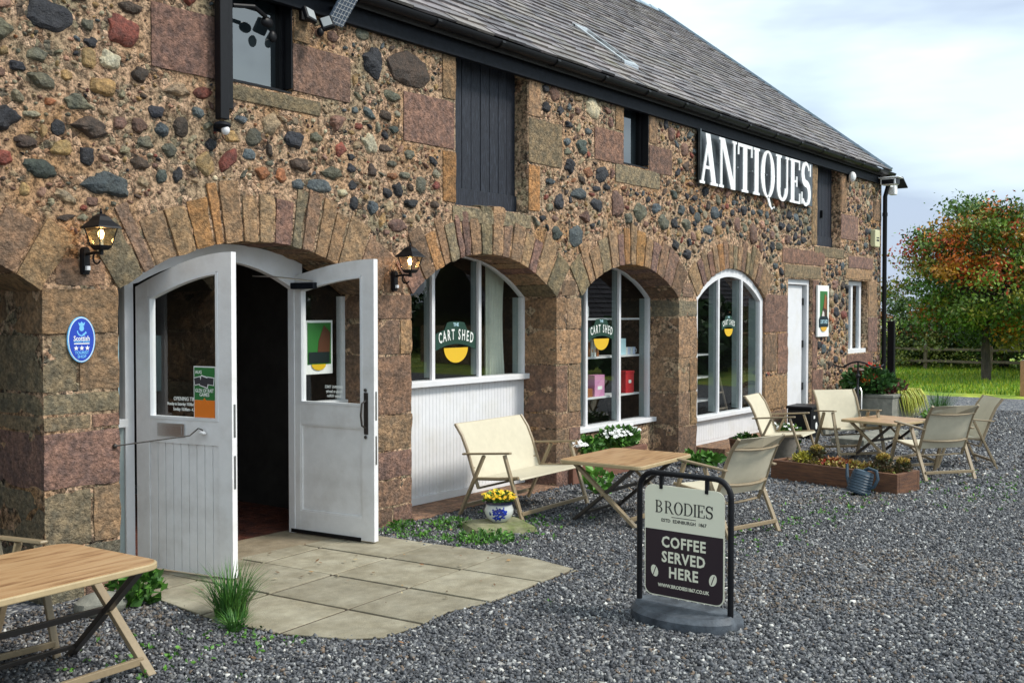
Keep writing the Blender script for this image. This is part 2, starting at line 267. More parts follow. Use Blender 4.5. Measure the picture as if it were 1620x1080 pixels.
# ------------------------------------------------------------------ mesh helpers
class MB:
    def __init__(s): s.v = []; s.f = []; s.c = []; s.hascol = False
    def add(s, vs, fs, c=None):
        o = len(s.v); s.v.extend([tuple(p) for p in vs]); s.f.extend([tuple(i + o for i in q) for q in fs])
        if c is None: c = (1, 1, 1)
        else: s.hascol = True
        s.c.extend([c] * len(vs)); return s
    def box(s, x0, x1, y0, y1, z0, z1, c=None):
        vs = [(x0,y0,z0),(x1,y0,z0),(x1,y1,z0),(x0,y1,z0),(x0,y0,z1),(x1,y0,z1),(x1,y1,z1),(x0,y1,z1)]
        return s.add(vs, [(0,3,2,1),(4,5,6,7),(0,1,5,4),(1,2,6,5),(2,3,7,6),(3,0,4,7)], c)
    def tbox(s, m, hx, hy, hz, c=None):
        vs = [m @ Vector(p) for p in [(-hx,-hy,-hz),(hx,-hy,-hz),(hx,hy,-hz),(-hx,hy,-hz),(-hx,-hy,hz),(hx,-hy,hz),(hx,hy,hz),(-hx,hy,hz)]]
        return s.add(vs, [(0,3,2,1),(4,5,6,7),(0,1,5,4),(1,2,6,5),(2,3,7,6),(3,0,4,7)], c)
    def bar(s, a, b, w, h, up=(0, 0, 1), c=None):
        a = Vector(a); b = Vector(b); d = (b - a); l = d.length; d.normalize(); u = Vector(up)
        x = d.cross(u)
        if x.length < 1e-4: x = d.cross(Vector((1, 0, 0)))
        x.normalize(); u = x.cross(d)
        m = Matrix((x, d, u)).transposed().to_4x4(); m.translation = (a + b) / 2
        return s.tbox(m, w / 2, l / 2, h / 2, c)
    def tube(s, pts, r, n=8, c=None, closed=False, cap=True):
        pts = [Vector(p) for p in pts]; k = len(pts); rr = r if isinstance(r, (list, tuple)) else [r] * k
        vs = []; prev = None
        for i, p in enumerate(pts):
            if closed: t = pts[(i + 1) % k] - pts[i - 1]
            else: t = pts[min(i + 1, k - 1)] - pts[max(i - 1, 0)]
            t.normalize()
            if prev is None:
                a = Vector((0, 0, 1)) if abs(t.z) < 0.9 else Vector((1, 0, 0)); x = t.cross(a).normalized()
            else:
                x = prev - t * prev.dot(t); x.normalize()
            prev = x; y = t.cross(x)
            for j in range(n):
                q = 2 * math.pi * j / n; vs.append(p + (x * math.cos(q) + y * math.sin(q)) * rr[i])
        fs = []
        for i in range(k if closed else k - 1):
            for j in range(n):
                a = i * n + j; b = i * n + (j + 1) % n; c2 = ((i + 1) % k) * n + (j + 1) % n; d = ((i + 1) % k) * n + j
                fs.append((a, b, c2, d))
        if cap and not closed:
            fs.append(tuple(range(n - 1, -1, -1))); fs.append(tuple((k - 1) * n + j for j in range(n)))
        return s.add(vs, fs, c)
    def lathe(s, prof, n=20, cx=0, cy=0, c=None, cols=None):
        vs = []; fs = []; o = len(s.v)
        for r, z in prof:
            for j in range(n):
                q = 2 * math.pi * j / n; vs.append((cx + r * math.cos(q), cy + r * math.sin(q), z))
        for i in range(len(prof) - 1):
            for j in range(n): fs.append((i*n+j, i*n+(j+1)%n, (i+1)*n+(j+1)%n, (i+1)*n+j))
        s.add(vs, fs, c)
        if cols:
            s.hascol = True
            for i, cc in enumerate(cols):
                for j in range(n): s.c[o + i*n + j] = cc
        return s
    def prism(s, poly, y0, y1, c=None):       # polygon in x,z pushed from y0 to y1 (y0 = front)
        n = len(poly); vs = [(x, y0, z) for x, z in poly] + [(x, y1, z) for x, z in poly]
        fs = [tuple(range(n)), tuple(range(2*n - 1, n - 1, -1))]
        for i in range(n): fs.append((i, i + n, (i + 1) % n + n, (i + 1) % n))
        return s.add(vs, fs, c)
    def slabpoly(s, poly, z0, z1, c=None):    # polygon in x,y raised from z0 to z1
        n = len(poly); vs = [(x, y, z1) for x, y in poly] + [(x, y, z0) for x, y in poly]
        fs = [tuple(range(n)), tuple(range(2*n - 1, n - 1, -1))]
        for i in range(n): fs.append((i, i + n, (i + 1) % n + n, (i + 1) % n))
        return s.add(vs, fs, c)
    def ellipsoid(s, ce, rx, ry, rz, n=10, m=6, c=None, jit=0.0, rg=None):
        vs = []; fs = []; ce = Vector(ce)
        for i in range(m + 1):
            th = math.pi * i / m
            for j in range(n):
                ph = 2 * math.pi * j / n; k = 1 + (rg.uniform(-jit, jit) if rg else 0)
                vs.append((ce.x + rx*k*math.sin(th)*math.cos(ph), ce.y + ry*k*math.sin(th)*math.sin(ph), ce.z + rz*k*math.cos(th)))
        for i in range(m):
            for j in range(n): fs.append((i*n+j, (i+1)*n+j, (i+1)*n+(j+1)%n, i*n+(j+1)%n))
        return s.add(vs, fs, c)
    def build(s, name, m, parent=None, smooth=False, bevel=0.0, angle=35):
        me = bpy.data.meshes.new(name); me.from_pydata(s.v, [], s.f)
        if s.hascol:
            ca = me.color_attributes.new('Col', 'FLOAT_COLOR', 'POINT')
            arr = np.ones((len(s.v), 4), dtype=np.float32); arr[:, :3] = np.array(s.c, dtype=np.float32).reshape(-1, 3)
            ca.data.foreach_set('color', arr.ravel())
        bm = bmesh.new(); bm.from_mesh(me)
        bmesh.ops.recalc_face_normals(bm, faces=bm.faces)
        if bevel > 0:
            es = [e for e in bm.edges if len(e.link_faces) == 2 and e.calc_face_angle(0) > R(30)]
            bmesh.ops.bevel(bm, geom=es, offset=bevel, segments=2, affect='EDGES', profile=0.5)
        bm.to_mesh(me); bm.free()
        if smooth:
            me.polygons.foreach_set('use_smooth', [True] * len(me.polygons))
            try: me.set_sharp_from_angle(angle=R(angle))
            except Exception: pass
        me.materials.append(m)
        o = bpy.data.objects.new(name, me); col.objects.link(o)
        if parent: o.parent = parent
        return o
def tag(o, label=None, cat=None, group=None, kind=None):
    if label: o['label'] = label
    if cat: o['category'] = cat
    if group: o['group'] = group
    if kind: o['kind'] = kind
    return o
def empty(name, loc=(0, 0, 0), rz=0.0, parent=None):
    o = bpy.data.objects.new(name, None); o.location = loc; o.rotation_euler = (0, 0, rz); o.empty_display_size = 0.1
    col.objects.link(o)
    if parent: o.parent = parent
    return o
def copy_tree(o, parent=None):
    c = o.copy(); col.objects.link(c)
    if parent: c.parent = parent
    for ch in list(o.children): copy_tree(ch, c)
    return c
def bulk(name, V, Fq, C, m, nq=4):            # numpy mesh: V (n,3), Fq (m,nq), C (n,3)
    me = bpy.data.meshes.new(name); me.vertices.add(len(V)); me.vertices.foreach_set('co', np.ascontiguousarray(V, dtype=np.float32).ravel())
    me.loops.add(Fq.size); me.loops.foreach_set('vertex_index', np.ascontiguousarray(Fq, dtype=np.int32).ravel())
    me.polygons.add(len(Fq)); me.polygons.foreach_set('loop_start', np.arange(0, Fq.size, nq, dtype=np.int32))
    me.update(calc_edges=True)
    ca = me.color_attributes.new('Col', 'FLOAT_COLOR', 'POINT'); arr = np.ones((len(V), 4), dtype=np.float32); arr[:, :3] = C
    ca.data.foreach_set('color', arr.ravel())
    me.materials.append(m); o = bpy.data.objects.new(name, me); col.objects.link(o); return o

# ---- lettering
def text(name, s, size, m, parent, loc, rot=(R(90), 0, 0), ext=0.0015, off=0.0, sx=1.0, align='CENTER', space=1.0):
    cu = bpy.data.curves.new(name, 'FONT'); cu.body = s; cu.size = size; cu.extrude = ext; cu.offset = off
    cu.align_x = align; cu.align_y = 'CENTER'; cu.space_character = space; cu.resolution_u = 2
    to = bpy.data.objects.new(name + '_tmp', cu); col.objects.link(to)
    bpy.context.view_layer.update()
    me = bpy.data.meshes.new_from_object(to.evaluated_get(bpy.context.evaluated_depsgraph_get()))
    bpy.data.objects.remove(to); me.name = name
    me.transform(Matrix.Diagonal((sx, 1, 1, 1)))
    me.transform(Matrix.Rotation(rot[0], 4, 'X')); me.materials.clear(); me.materials.append(m)
    o = bpy.data.objects.new(name, me); o.location = loc; o.rotation_euler = (0, 0, rot[2]); col.objects.link(o)
    if parent: o.parent = parent
    return o
# serif capitals drawn as polygons in a unit-height box; returns list of polygons and advance width
def ring(cx, cz, rx, rz, tx, tz, a0=0, a1=360, n=28):
    out = []; st = [(a0 + (a1 - a0) * i / n) for i in range(n + 1)]
    for i in range(n):
        q = []
        for a in (st[i], st[i+1]):
            c, s = math.cos(R(a)), math.sin(R(a)); q.append((cx + rx*c, cz + rz*s))
        for a in (st[i+1], st[i]):
            c, s = math.cos(R(a)), math.sin(R(a)); q.append((cx + (rx - tx)*c, cz + (rz - tz)*s))
        out.append(q)
    return out
def glyph(ch, T=0.13, h=0.035, w=0.5, sf=0.06):
    st = lambda x0, x1, z0=0, z1=1: [(x0, z0), (x1, z0), (x1, z1), (x0, z1)]
    def stem(x, t=T, z0=0, z1=1, f0=True, f1=True):
        o = [st(x, x + t, z0, z1)]
        if f0: o.append(st(x - sf, x + t + sf, z0, z0 + h))
        if f1: o.append(st(x - sf, x + t + sf, z1 - h, z1))
        return o
    def diag(x0, z0, x1, z1, t): return [(x0, z0), (x0 + t, z0), (x1 + t, z1), (x1, z1)]
    t2 = T * 0.45; P_ = []
    if ch == 'I': return stem(sf), T + 2*sf
    if ch == 'A':
        W = w * 1.15
        P_ = [diag(sf, 0, W/2 - t2*0.4, 1, t2), diag(W - T - sf, 0, W/2 - T*0.75, 1, T), st(W*0.22, W*0.72, 0.30, 0.30 + h*1.2),
              st(0, 2*sf + t2, 0, h), st(W - T - 2*sf, W, 0, h)]
        return P_, W
    if ch == 'N':
        W = w * 1.2
        return [st(sf, sf + t2, 0, 1), st(W - sf - t2, W - sf, 0, 1), diag(W - sf - T, 0, sf, 1, T), st(0, 2*sf + t2, 0, h), st(0, sf + T, 1 - h, 1), st(W - 2*sf - t2, W, 1 - h, 1)], W
    if ch == 'T':
        W = w * 1.05
        return stem(W/2 - T/2, f1=False) + [st(0, W, 1 - h*1.3, 1), diag(0, 0.76, 0, 1, h), diag(W - h, 0.76, W - h, 1, h)], W
    if ch in 'QO':
        W = w * 1.1; P_ = ring(W/2, 0.5, W/2, 0.52, T, h)
        if ch == 'Q': P_ += [[(W*0.42, 0.02), (W*0.60, 0.02), (W*0.78, -0.20), (W*0.62, -0.18)], [(W*0.62, -0.18), (W*0.78, -0.20), (W*0.98, -0.22), (W*1.0, -0.17), (W*0.80, -0.26)]]
        return P_, W
    if ch == 'U':
        W = w * 1.1
        return [st(sf, sf + T, 0.28, 1), st(W - sf - t2, W - sf, 0.28, 1), st(0, T + 2*sf, 1 - h, 1), st(W - 2*sf - t2, W, 1 - h, 1)] + \
            ring(W/2, 0.28, W/2 - sf, 0.30, T*0.9, h*1.3, 180, 360, 16), W
    if ch == 'E':
        W = w * 0.9
        return stem(sf, f0=False, f1=False) + [st(0, W, 0, h), st(0, W*0.96, 1 - h, 1), st(sf + T, W*0.7, 0.5 - h/2, 0.5 + h/2), diag(W - h, 0, W - h, 0.24, h), diag(W*0.96 - h, 0.78, W*0.96 - h, 1, h), diag(W*0.7 - h, 0.38, W*0.7 - h, 0.62, h)], W
    if ch == 'S':
        W = w * 0.85; r = W/2
        P_ = []
        pts = []
        for a in range(20, 271, 14): pts.append((W/2 + (r*0.92 - T*0.35)*math.cos(R(a)), 0.745 + 0.235*math.sin(R(a)), a))
        lo = []
        for a in range(90, -161, -14): lo.append((W/2 + (r - T*0.35)*math.cos(R(a)), 0.265 + 0.245*math.sin(R(a)), a))
        allp = pts + lo[1:]
        n = len(allp); th = []
        for i in range(n):
            u = i / (n - 1); th.append(h*1.1 + (T*1.05 - h*1.1) * (math.sin(math.pi * u) ** 1.5 if 0.2 < u < 0.8 else 0.25*abs(math.sin(2*math.pi*u*1.3))))
        L_, R_ = [], []
        for i in range(n):
            a = Vector(allp[max(i-1, 0)][:2]); b = Vector(allp[min(i+1, n-1)][:2]); d = (b - a).normalized(); nn = Vector((-d.y, d.x))
            p = Vector(allp[i][:2]); L_.append(p + nn*th[i]/2); R_.append(p - nn*th[i]/2)
        for i in range(n - 1): P_.append([tuple(L_[i]), tuple(L_[i+1]), tuple(R_[i+1]), tuple(R_[i])])
        P_ += [diag(W*0.90, 0.70, W*0.90, 0.98, h), diag(W*0.03, 0.02, W*0.03, 0.30, h)]
        return P_, W
    if ch in 'BR':
        W = w
        P_ = stem(sf, f1=False) + [st(0, sf + T + 0.1*w, 1 - h, 1)] + ring(sf + T + 0.12*w, 0.75, W*0.44, 0.25, T*0.8, h, -90, 90, 14) + [st(sf + T, sf + T + 0.13*w, 0.5, 0.5 + h)]
        if ch == 'B': P_ += ring(sf + T + 0.14*w, 0.26, W*0.5, 0.26, T*0.8, h, -90, 90, 14) + [st(sf + T, sf + T + 0.15*w, 0, h)]
        else: P_ += [diag(W*0.92, 0, W*0.45, 0.52, T*0.9), st(W*0.86, W*1.15, 0, h)]
        return P_, W * 1.08
    if ch == 'D':
        W = w * 1.1
        return stem(sf, f0=False, f1=False) + [st(0, W*0.45, 0, h), st(0, W*0.45, 1 - h, 1)] + ring(W*0.42, 0.5, W*0.58, 0.5, T*0.9, h, -90, 90, 18), W
    return [], w
def serif(name, s, height, m, parent, x0, y, z0, width=None, ext=0.02, gap=0.06, per_letter=True, **k):
    gl = [glyph(c, **k) for c in s]; tot = sum(g[1] for g in gl) + gap * (len(gl) - 1)
    sx = (width / tot) if width else height
    x = x0; obs = []; allb = MB()
    for c, (ps, w) in zip(s, gl):
        b = MB() if per_letter else allb
        for i, p in enumerate(ps):
            b.prism([(x + u * sx, z0 + v * height) for u, v in p], y - ext - 0.0004 * (i % 7), y)
        if per_letter: obs.append(b.build(name, m, parent))
        x += (w + gap) * sx
    if not per_letter: obs.append(allb.build(name, m, parent))
    return obs

# ================================================================== SETTING
b = MB(); b.add([(-400, -400, -0.03), (600, -400, -0.03), (600, 600, -0.03), (-400, 600, -0.03)], [(0, 1, 2, 3)])
tag(b.build('ground', M['field']), kind='structure')
b = MB()
gx = [-30, -12, 0, 8, 14, 18.05]
pts = [(-30, -30), (17.2, -30), (17.7, -2), (18.05, 0.8), (18.0, 3), (16.6, 5.0), (12.9, 6.5), (-30, 6.5)]
b.slabpoly(pts, -0.028, 0.0)
tag(b.build('gravel_yard', M['gravel']), kind='structure')
# grass bank: gently rising sheet
b = MB(); nx, ny = 26, 30; vs = []; fs = []
for i in range(nx + 1):
    for j in range(ny + 1):
        x = 17.0 + i * 3.2 - (1 if i else 0); y = -26 + j * 2.4
        z = -0.004 if x < 17.9 else 0.02 + 0.012 * (x - 18) + 0.05 * noise.noise(Vector((x * 0.4, y * 0.4, 1)))
        vs.append((x + (0.3 * math.sin(y * 0.7) if i == 1 else 0), y, z))
for i in range(nx):
    for j in range(ny): a = i * (ny + 1) + j; fs.append((a, a + ny + 1, a + ny + 2, a + 1))
b.add(vs, fs); tag(b.build('lawn', M['grass'], smooth=True), kind='structure')

# loose gravel, crushed stone chips (countless)
rs = np.random.RandomState(3)
def chips(name, n, zone, smin, smax, m=M['chip'], zlift=0.0, pal=None):
    xy = zone(n); n = len(xy)
    base = np.array([[-1,-1,-1],[1,-1,-1],[1,1,-1],[-1,1,-1],[-1,-1,1],[1,-1,1],[1,1,1],[-1,1,1]], dtype=np.float32)
    s = rs.uniform(smin, smax, (n, 1, 1)) * rs.choice([0.7, 1, 1, 1.35], (n, 1, 1))
    asp = rs.uniform(0.45, 1.0, (n, 1, 3)) * np.array([1.15, 0.85, 0.6])
    V = base[None] * (1 + rs.uniform(-0.45, 0.25, (n, 8, 3))) * asp * s
    q = rs.normal(size=(n, 4)); q /= np.linalg.norm(q, axis=1, keepdims=True); q[:, 1:3] *= 0.55; q /= np.linalg.norm(q, axis=1, keepdims=True)
    w, x, y, z = q.T
    Rm = np.stack([1-2*(y*y+z*z), 2*(x*y-z*w), 2*(x*z+y*w), 2*(x*y+z*w), 1-2*(x*x+z*z), 2*(y*z-x*w), 2*(x*z-y*w), 2*(y*z+x*w), 1-2*(x*x+y*y)], 1).reshape(n, 3, 3)
    V = np.einsum('nij,nkj->nki', Rm, V)
    V[:, :, 0] += xy[:, 0:1]; V[:, :, 1] += xy[:, 1:2]; V[:, :, 2] += rs.uniform(0.0, 0.008, (n, 1)) + zlift
    F = np.array([[0,3,2,1],[4,5,6,7],[0,1,5,4],[1,2,6,5],[2,3,7,6],[3,0,4,7]])
    Fq = (F[None] + (np.arange(n) * 8)[:, None, None]).reshape(-1, 4)
    pal = np.array(pal if pal is not None else [(0.028,0.029,0.034),(0.055,0.057,0.064),(0.092,0.095,0.105),(0.145,0.147,0.155),(0.22,0.222,0.225),(0.12,0.118,0.115),(0.38,0.38,0.37),(0.58,0.56,0.52),(0.17,0.125,0.09)])
    pr_ = np.array([0.15, 0.21, 0.22, 0.16, 0.10, 0.07, 0.045, 0.015, 0.03]) if len(pal) == 9 else np.ones(len(pal)) / len(pal)
    C = pal[rs.choice(len(pal), n, p=pr_)] * rs.uniform(0.8, 1.2, (n, 1))
    # browner, earthier drifts
    nn = np.sin(xy[:, 0] * 0.9 + 1.3) * np.sin(xy[:, 1] * 1.3 + xy[:, 0] * 0.4) 
    e = (nn > 0.55) & (rs.rand(n) < 0.30); C[e] = C[e] * 0.5 + np.array([0.08, 0.058, 0.038]); V[(nn > 0.7) & (rs.rand(n) < 0.35)] -= np.array([0, 0, 0.2])
    return bulk(name, V.reshape(-1, 3), Fq, np.repeat(C, 8, axis=0), m)
PATIO = [(-2.80, 0.05), (-2.86, -0.5), (-2.93, -1.1), (-2.88, -1.62), (-2.74, -1.97), (-2.6, -2.12), (-2.31, -2.13), (-2.0, -2.08), (-1.66, -2.15), (-1.05, -2.12),
         (-0.68, -2.13), (-0.59, -1.74), (-0.57, -1.44), (-0.60, -1.11), (-0.64, -0.76), (-0.66, -0.26), (-0.5, -0.02)]
def inside(poly, x, y):
    r = np.zeros(len(x), bool); n = len(poly)
    for i in range(n):
        x1, y1 = poly[i]; x2, y2 = poly[(i + 1) % n]
        k = ((y1 > y) != (y2 > y)) & (x < (x2 - x1) * (y - y1) / (y2 - y1 + 1e-9) + x1); r ^= k
    return r
def zone_fn(zmin, zmax, power=1.0):
    def z(n):
        d = (zmin ** 2 + (zmax ** 2 - zmin ** 2) * rs.rand(n) ** power) ** 0.5
        t = rs.uniform(-0.50, 0.50, n)
        fx, fy = math.cos(A), math.sin(A); rx, ry = math.sin(A), -math.cos(A)
        X = CAM.x + d * fx + d * t * rx; Y = CAM.y + d * fy + d * t * ry
        ok = (Y < -0.03 + 0.0 * X) & ~inside([(px * 1.0, py) for px, py in PATIO], X + rs.normal(0, 0.035, n), Y + rs.normal(0, 0.035, n)) & (X < 17.9)
        return np.stack([X[ok], Y[ok]], 1)
    return z
tag(chips('loose_gravel', 140000, zone_fn(4.6, 10.5), 0.0075, 0.0130), kind='stuff')
tag(chips('loose_gravel', 75000, zone_fn(10.3, 19.5), 0.0105, 0.017), kind='stuff')

# paving slabs by the door, laid as one patio with its joints
def clip(poly, a, bb, c):            # keep a*x+b*y<=c
    out = []
    for i in range(len(poly)):
        p, q = poly[i], poly[(i + 1) % len(poly)]; dp = a*p[0] + bb*p[1] - c; dq = a*q[0] + bb*q[1] - c
        if dp <= 0: out.append(p)
        if dp * dq < 0: t = dp / (dp - dq); out.append((p[0] + t*(q[0]-p[0]), p[1] + t*(q[1]-p[1])))
    return out
b = MB(); th = R(4.0); ex = (math.cos(th), math.sin(th)); ey = (-math.sin(th), math.cos(th))
g = 0.011
for i in range(-4, 3):
    for j in range(-3, 5):
        x0, x1, y0, y1 = i*0.587 + g, (i+1)*0.587 - g, j*0.65 + g, (j+1)*0.65 - g
        poly = [(px, py) for px, py in PATIO]
        for (nx_, ny_, c) in ((ex[0], ex[1], x1), (-ex[0], -ex[1], -x0), (ey[0], ey[1], y1), (-ey[0], -ey[1], -y0)):
            c2 = c + nx_ * (-1.15) + ny_ * (-1.49); poly = clip(poly, nx_, ny_, c2)
            if len(poly) < 3: break
        if len(poly) < 3: continue
        k = rnd.uniform(0.85, 1.15); c = (0.30*k, 0.27*k, 0.20*k); z = 0.016 + rnd.uniform(-0.003, 0.003)
        b.slabpoly(poly, -0.01, z, c)
ob = b.build('paving', M['slab'], bevel=0.004); tag(ob, kind='structure')
b = MB(); b.slabpoly(PATIO, -0.02, 0.007)
tag(b.build('paving_bed', M['soil']), kind='structure')
# threshold inside the doorway and the tiled floor
b = MB(); b.box(-2.80, -0.43, -0.02, 0.50, -0.02, 0.014, (0.27, 0.22, 0.15)); tag(b.build('threshold', M['slab']), kind='structure')
b = MB()
for i in range(24):
    for j in range(30):
        x = -3.3 + i * 0.13 + (0.065 if j % 2 else 0); y = 0.51 + j * 0.085
        b.box(x, x + 0.122, y, y + 0.077, -0.02, 0.006 + rnd.uniform(0, 0.005))
tag(b.build('tiled_floor', M['brick']), kind='structure')

# ================================================================== THE BARN
barn = empty('stone_barn', (0, 0, 0)); tag(barn, 'long two storey rubble stone barn with slate roof and arched shop fronts', 'building')
XL, XR, DEP, TH = -7.5, 12.55, 9.2, 0.42
ARCH = [(-5.73, -3.33, 1.91, 2.29), (-2.81, -0.42, 1.93, 2.30), (0.0, 2.20, 1.94, 2.33), (2.66, 4.85, 1.96, 2.33), (5.34, 7.44, 1.98, 2.37)]
RECT = [(-1.97, -1.32, 3.42, 4.15), (0.60, 1.71, 2.75, 4.15), (3.54, 4.10, 3.44, 4.15), (9.42, 10.47, 2.83, 4.15), (8.28, 9.24, 0.0, 2.29), (10.87, 11.84, 1.10, 2.33)]
def arc_geo(a):
    x0, x1, s, t = a; w = (x1 - x0) / 2; r = t - s; Rr = (w*w + r*r) / (2*r); return (x0+x1)/2, t - Rr, Rr, math.asin(w / Rr)
def arc_pts(a, n=20, d=0.0):
    cx, cz, Rr, ha = arc_geo(a); return [(cx + (Rr + d)*math.sin(-ha + 2*ha*i/n), cz + (Rr + d)*math.cos(-ha + 2*ha*i/n)) for i in range(n + 1)]
# wall solid with openings, from a filled 2-D curve
def holed(name, outer, holes, depth, m, parent, y0):
    cu = bpy.data.curves.new(name, 'CURVE'); cu.dimensions = '2D'; cu.fill_mode = 'BOTH'; cu.extrude = depth / 2
    for poly in [outer] + holes:
        sp = cu.splines.new('POLY'); sp.points.add(len(poly) - 1); sp.use_cyclic_u = True
        for p, q in zip(sp.points, poly): p.co = (q[0], q[1], 0, 1)
    to = bpy.data.objects.new(name, cu); col.objects.link(to); bpy.context.view_layer.update()
    me = bpy.data.meshes.new_from_object(to.evaluated_get(bpy.context.evaluated_depsgraph_get())); bpy.data.objects.remove(to)
    me.transform(Matrix.Rotation(R(90), 4, 'X')); me.transform(Matrix.Translation((0, y0 + depth / 2, 0)))
    me.materials.clear(); me.materials.append(m)
    o = bpy.data.objects.new(name, me); o.parent = parent; col.objects.link(o); return o
holes = []
for a in ARCH:
    e = 0.006; holes.append([(a[0]-e, -0.02), (a[0]-e, a[2])] + [(x, z + e) for x, z in arc_pts(a)] + [(a[1]+e, a[2]), (a[1]+e, -0.02)])
for x0, x1, z0, z1 in RECT:
    holes.append([(x0, z0 if z0 > 0 else -0.02), (x0, z1), (x1, z1), (x1, z0 if z0 > 0 else -0.02)])
holed('wall', [(XL, -0.10), (XR, -0.10), (XR, 4.20), (XL, 4.20)], holes, TH, M['mortar'], barn, 0.0)
# dark interior shell
b = MB(); b.box(XL, XL+0.3, TH, DEP, -0.1, 4.2); b.box(XR-0.35, XR-0.002, TH, DEP, -0.1, 4.2); b.box(XL, XR, DEP-0.3, DEP+0.001, -0.1, 4.2)
b.build('back_wall', M['mortar'], barn)
g = 4.2; b = MB(); b.add([(XR-0.3, 0.02, 4.2), (XR-0.3, DEP, 4.2), (XR-0.3, DEP/2, 7.7), (XR-0.003, 0.02, 4.2), (XR-0.003, DEP, 4.2), (XR-0.003, DEP/2, 7.7)], [(0,1,2),(3,5,4),(0,3,4,1),(1,4,5,2),(2,5,3,0)])
b.build('gable', M['mortar'], barn)
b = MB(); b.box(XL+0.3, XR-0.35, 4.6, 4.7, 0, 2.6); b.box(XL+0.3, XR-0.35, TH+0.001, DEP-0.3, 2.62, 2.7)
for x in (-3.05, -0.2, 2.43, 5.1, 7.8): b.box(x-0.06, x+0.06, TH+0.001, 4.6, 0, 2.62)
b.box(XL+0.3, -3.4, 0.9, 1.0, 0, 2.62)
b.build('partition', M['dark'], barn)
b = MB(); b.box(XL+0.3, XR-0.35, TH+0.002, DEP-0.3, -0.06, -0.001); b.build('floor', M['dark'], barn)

# ---- dressed stone blocks
def rbox(mb, x0, x1, y0, y1, z0, z1, c, r=0.010, amp=0.009, cell=0.045, seed=0, xf=None, faces='all'):
    cx, cy, cz = (x0+x1)/2, (y0+y1)/2, (z0+z1)/2; hx, hy, hz = (x1-x0)/2, (y1-y0)/2, (z1-z0)/2
    r = min(r, hx*0.45, hz*0.45)
    nx_, nz_ = max(3, int(2*hx/cell)), max(3, int(2*hz/cell)); ny_ = max(2, int(2*hy/0.10))
    def face(f, nu, nv):
        vs = []; fs = []
        for i in range(nu + 1):
            for j in range(nv + 1):
                u = -math.cos(math.pi*i/nu)*0.35 + (2*i/nu - 1)*0.65; v = -math.cos(math.pi*j/nv)*0.35 + (2*j/nv - 1)*0.65
                p = Vector(f(u, v)); q = Vector((max(-hx+r, min(hx-r, p.x)), max(-hy+r, min(hy-r, p.y)), max(-hz+r, min(hz-r, p.z))))
                d = p - q
                if d.length > 1e-6: d.normalize(); p = q + d * r
                w = Vector((p.x + cx, p.y + cy, p.z + cz))
                nz = noise.fractal(Vector((w.x*5 + seed, w.y*5, w.z*5)), 1.0, 2.2, 4)
                p2 = w + d * (nz * amp)
                ed = noise.noise(Vector((w.x*9 + seed*3, w.z*9, w.y*9)))*0.006
                p2.x += ed; p2.z += ed * 0.7
                vs.append(xf(p2) if xf else p2)
        for i in range(nu):
            for j in range(nv): a = i*(nv+1) + j; fs.append((a, a+nv+1, a+nv+2, a+1))
        mb.add(vs, fs, c)
    face(lambda u, v: (u*hx, -hy, v*hz), nx_, nz_)
    face(lambda u, v: (-hx, -v*hy, u*hz), nz_, ny_); face(lambda u, v: (hx, v*hy, u*hz), nz_, ny_)
    face(lambda u, v: (u*hx, v*hy, hz), nx_, ny_); face(lambda u, v: (u*hx, -v*hy, -hz), nx_, ny_)
PAL = {'b': (0.20, 0.125, 0.10), 't': (0.27, 0.18, 0.11), 'o': (0.32, 0.175, 0.08), 'y': (0.21, 0.17, 0.11), 'p': (0.205, 0.135, 0.095), 'g': (0.17, 0.15, 0.11)}
def jit(c, a=0.15):
    k = rnd.uniform(1-a, 1+a); return (c[0]*k*rnd.uniform(0.96, 1.04), c[1]*k, c[2]*k*rnd.uniform(0.94, 1.06))
MASK = []     # zones the rubble keeps clear of: ('r', x0,x1,z0,z1) or ('a', arch, depth)
# piers
d0_ = lambda k: 1.28 if k == 0 else TH - 0.02
PIERS = [(-3.33, -2.81, 'y'), (-0.42, 0.0, 'p'), (2.20, 2.66, 'p'), (4.85, 5.34, 'p')]
for k, (x0, x1, cc) in enumerate(PIERS):
    b = MB(); z = -0.03; n = 0; MB().box(x0+0.004, x1-0.004, -0.0035, d0_(k), -0.03, 1.95).build('pier_mortar', M['mortar'], barn)
    d = 1.3 if k == 0 else TH - 0.01
    while z < 1.90:
        h = rnd.choice([0.24, 0.30, 0.36, 0.42, 0.50]); h = min(h, 1.94 - z)
        if 1.94 - (z + h) < 0.12: h = 1.94 - z
        cpick = PAL[rnd.choice([cc, cc, 'b', 't', 'g'])]
        mode = rnd.random()
        if mode < 0.55 or h < 0.2: rbox(b, x0, x1, -0.012, d, z+0.007, z+h-0.007, jit(cpick), seed=n+k*9, amp=0.013)
        elif mode < 0.8:
            s = rnd.uniform(0.35, 0.65); xm = x0 + (x1-x0)*s
            rbox(b, x0, xm-0.007, -0.010, d, z+0.007, z+h-0.007, jit(cpick), seed=n+k*9, amp=0.013)
            rbox(b, xm+0.007, x1, -0.014, d, z+0.007, z+h-0.007, jit(PAL['t']), seed=n+k*9+4, amp=0.013)
        else:
            s = rnd.uniform(0.4, 0.6); zm = z + h*s; xm = x0 + (x1-x0)*rnd.uniform(0.4, 0.7)
            rbox(b, x0, xm-0.006, -0.012, d, z+0.007, zm-0.006, jit(cpick), seed=n+1); rbox(b, xm+0.006, x1, -0.012, d, z+0.007, zm-0.006, jit(PAL['b']), seed=n+2)
            rbox(b, x0, x1, -0.010, d, zm+0.006, z+h-0.007, jit(cpick), seed=n+3)
        z += h; n += 1
    b.build('pier', M['ashlar'], barn, smooth=True, angle=60); MASK.append(('r', x0-0.02, x1+0.02, -0.1, 1.98))
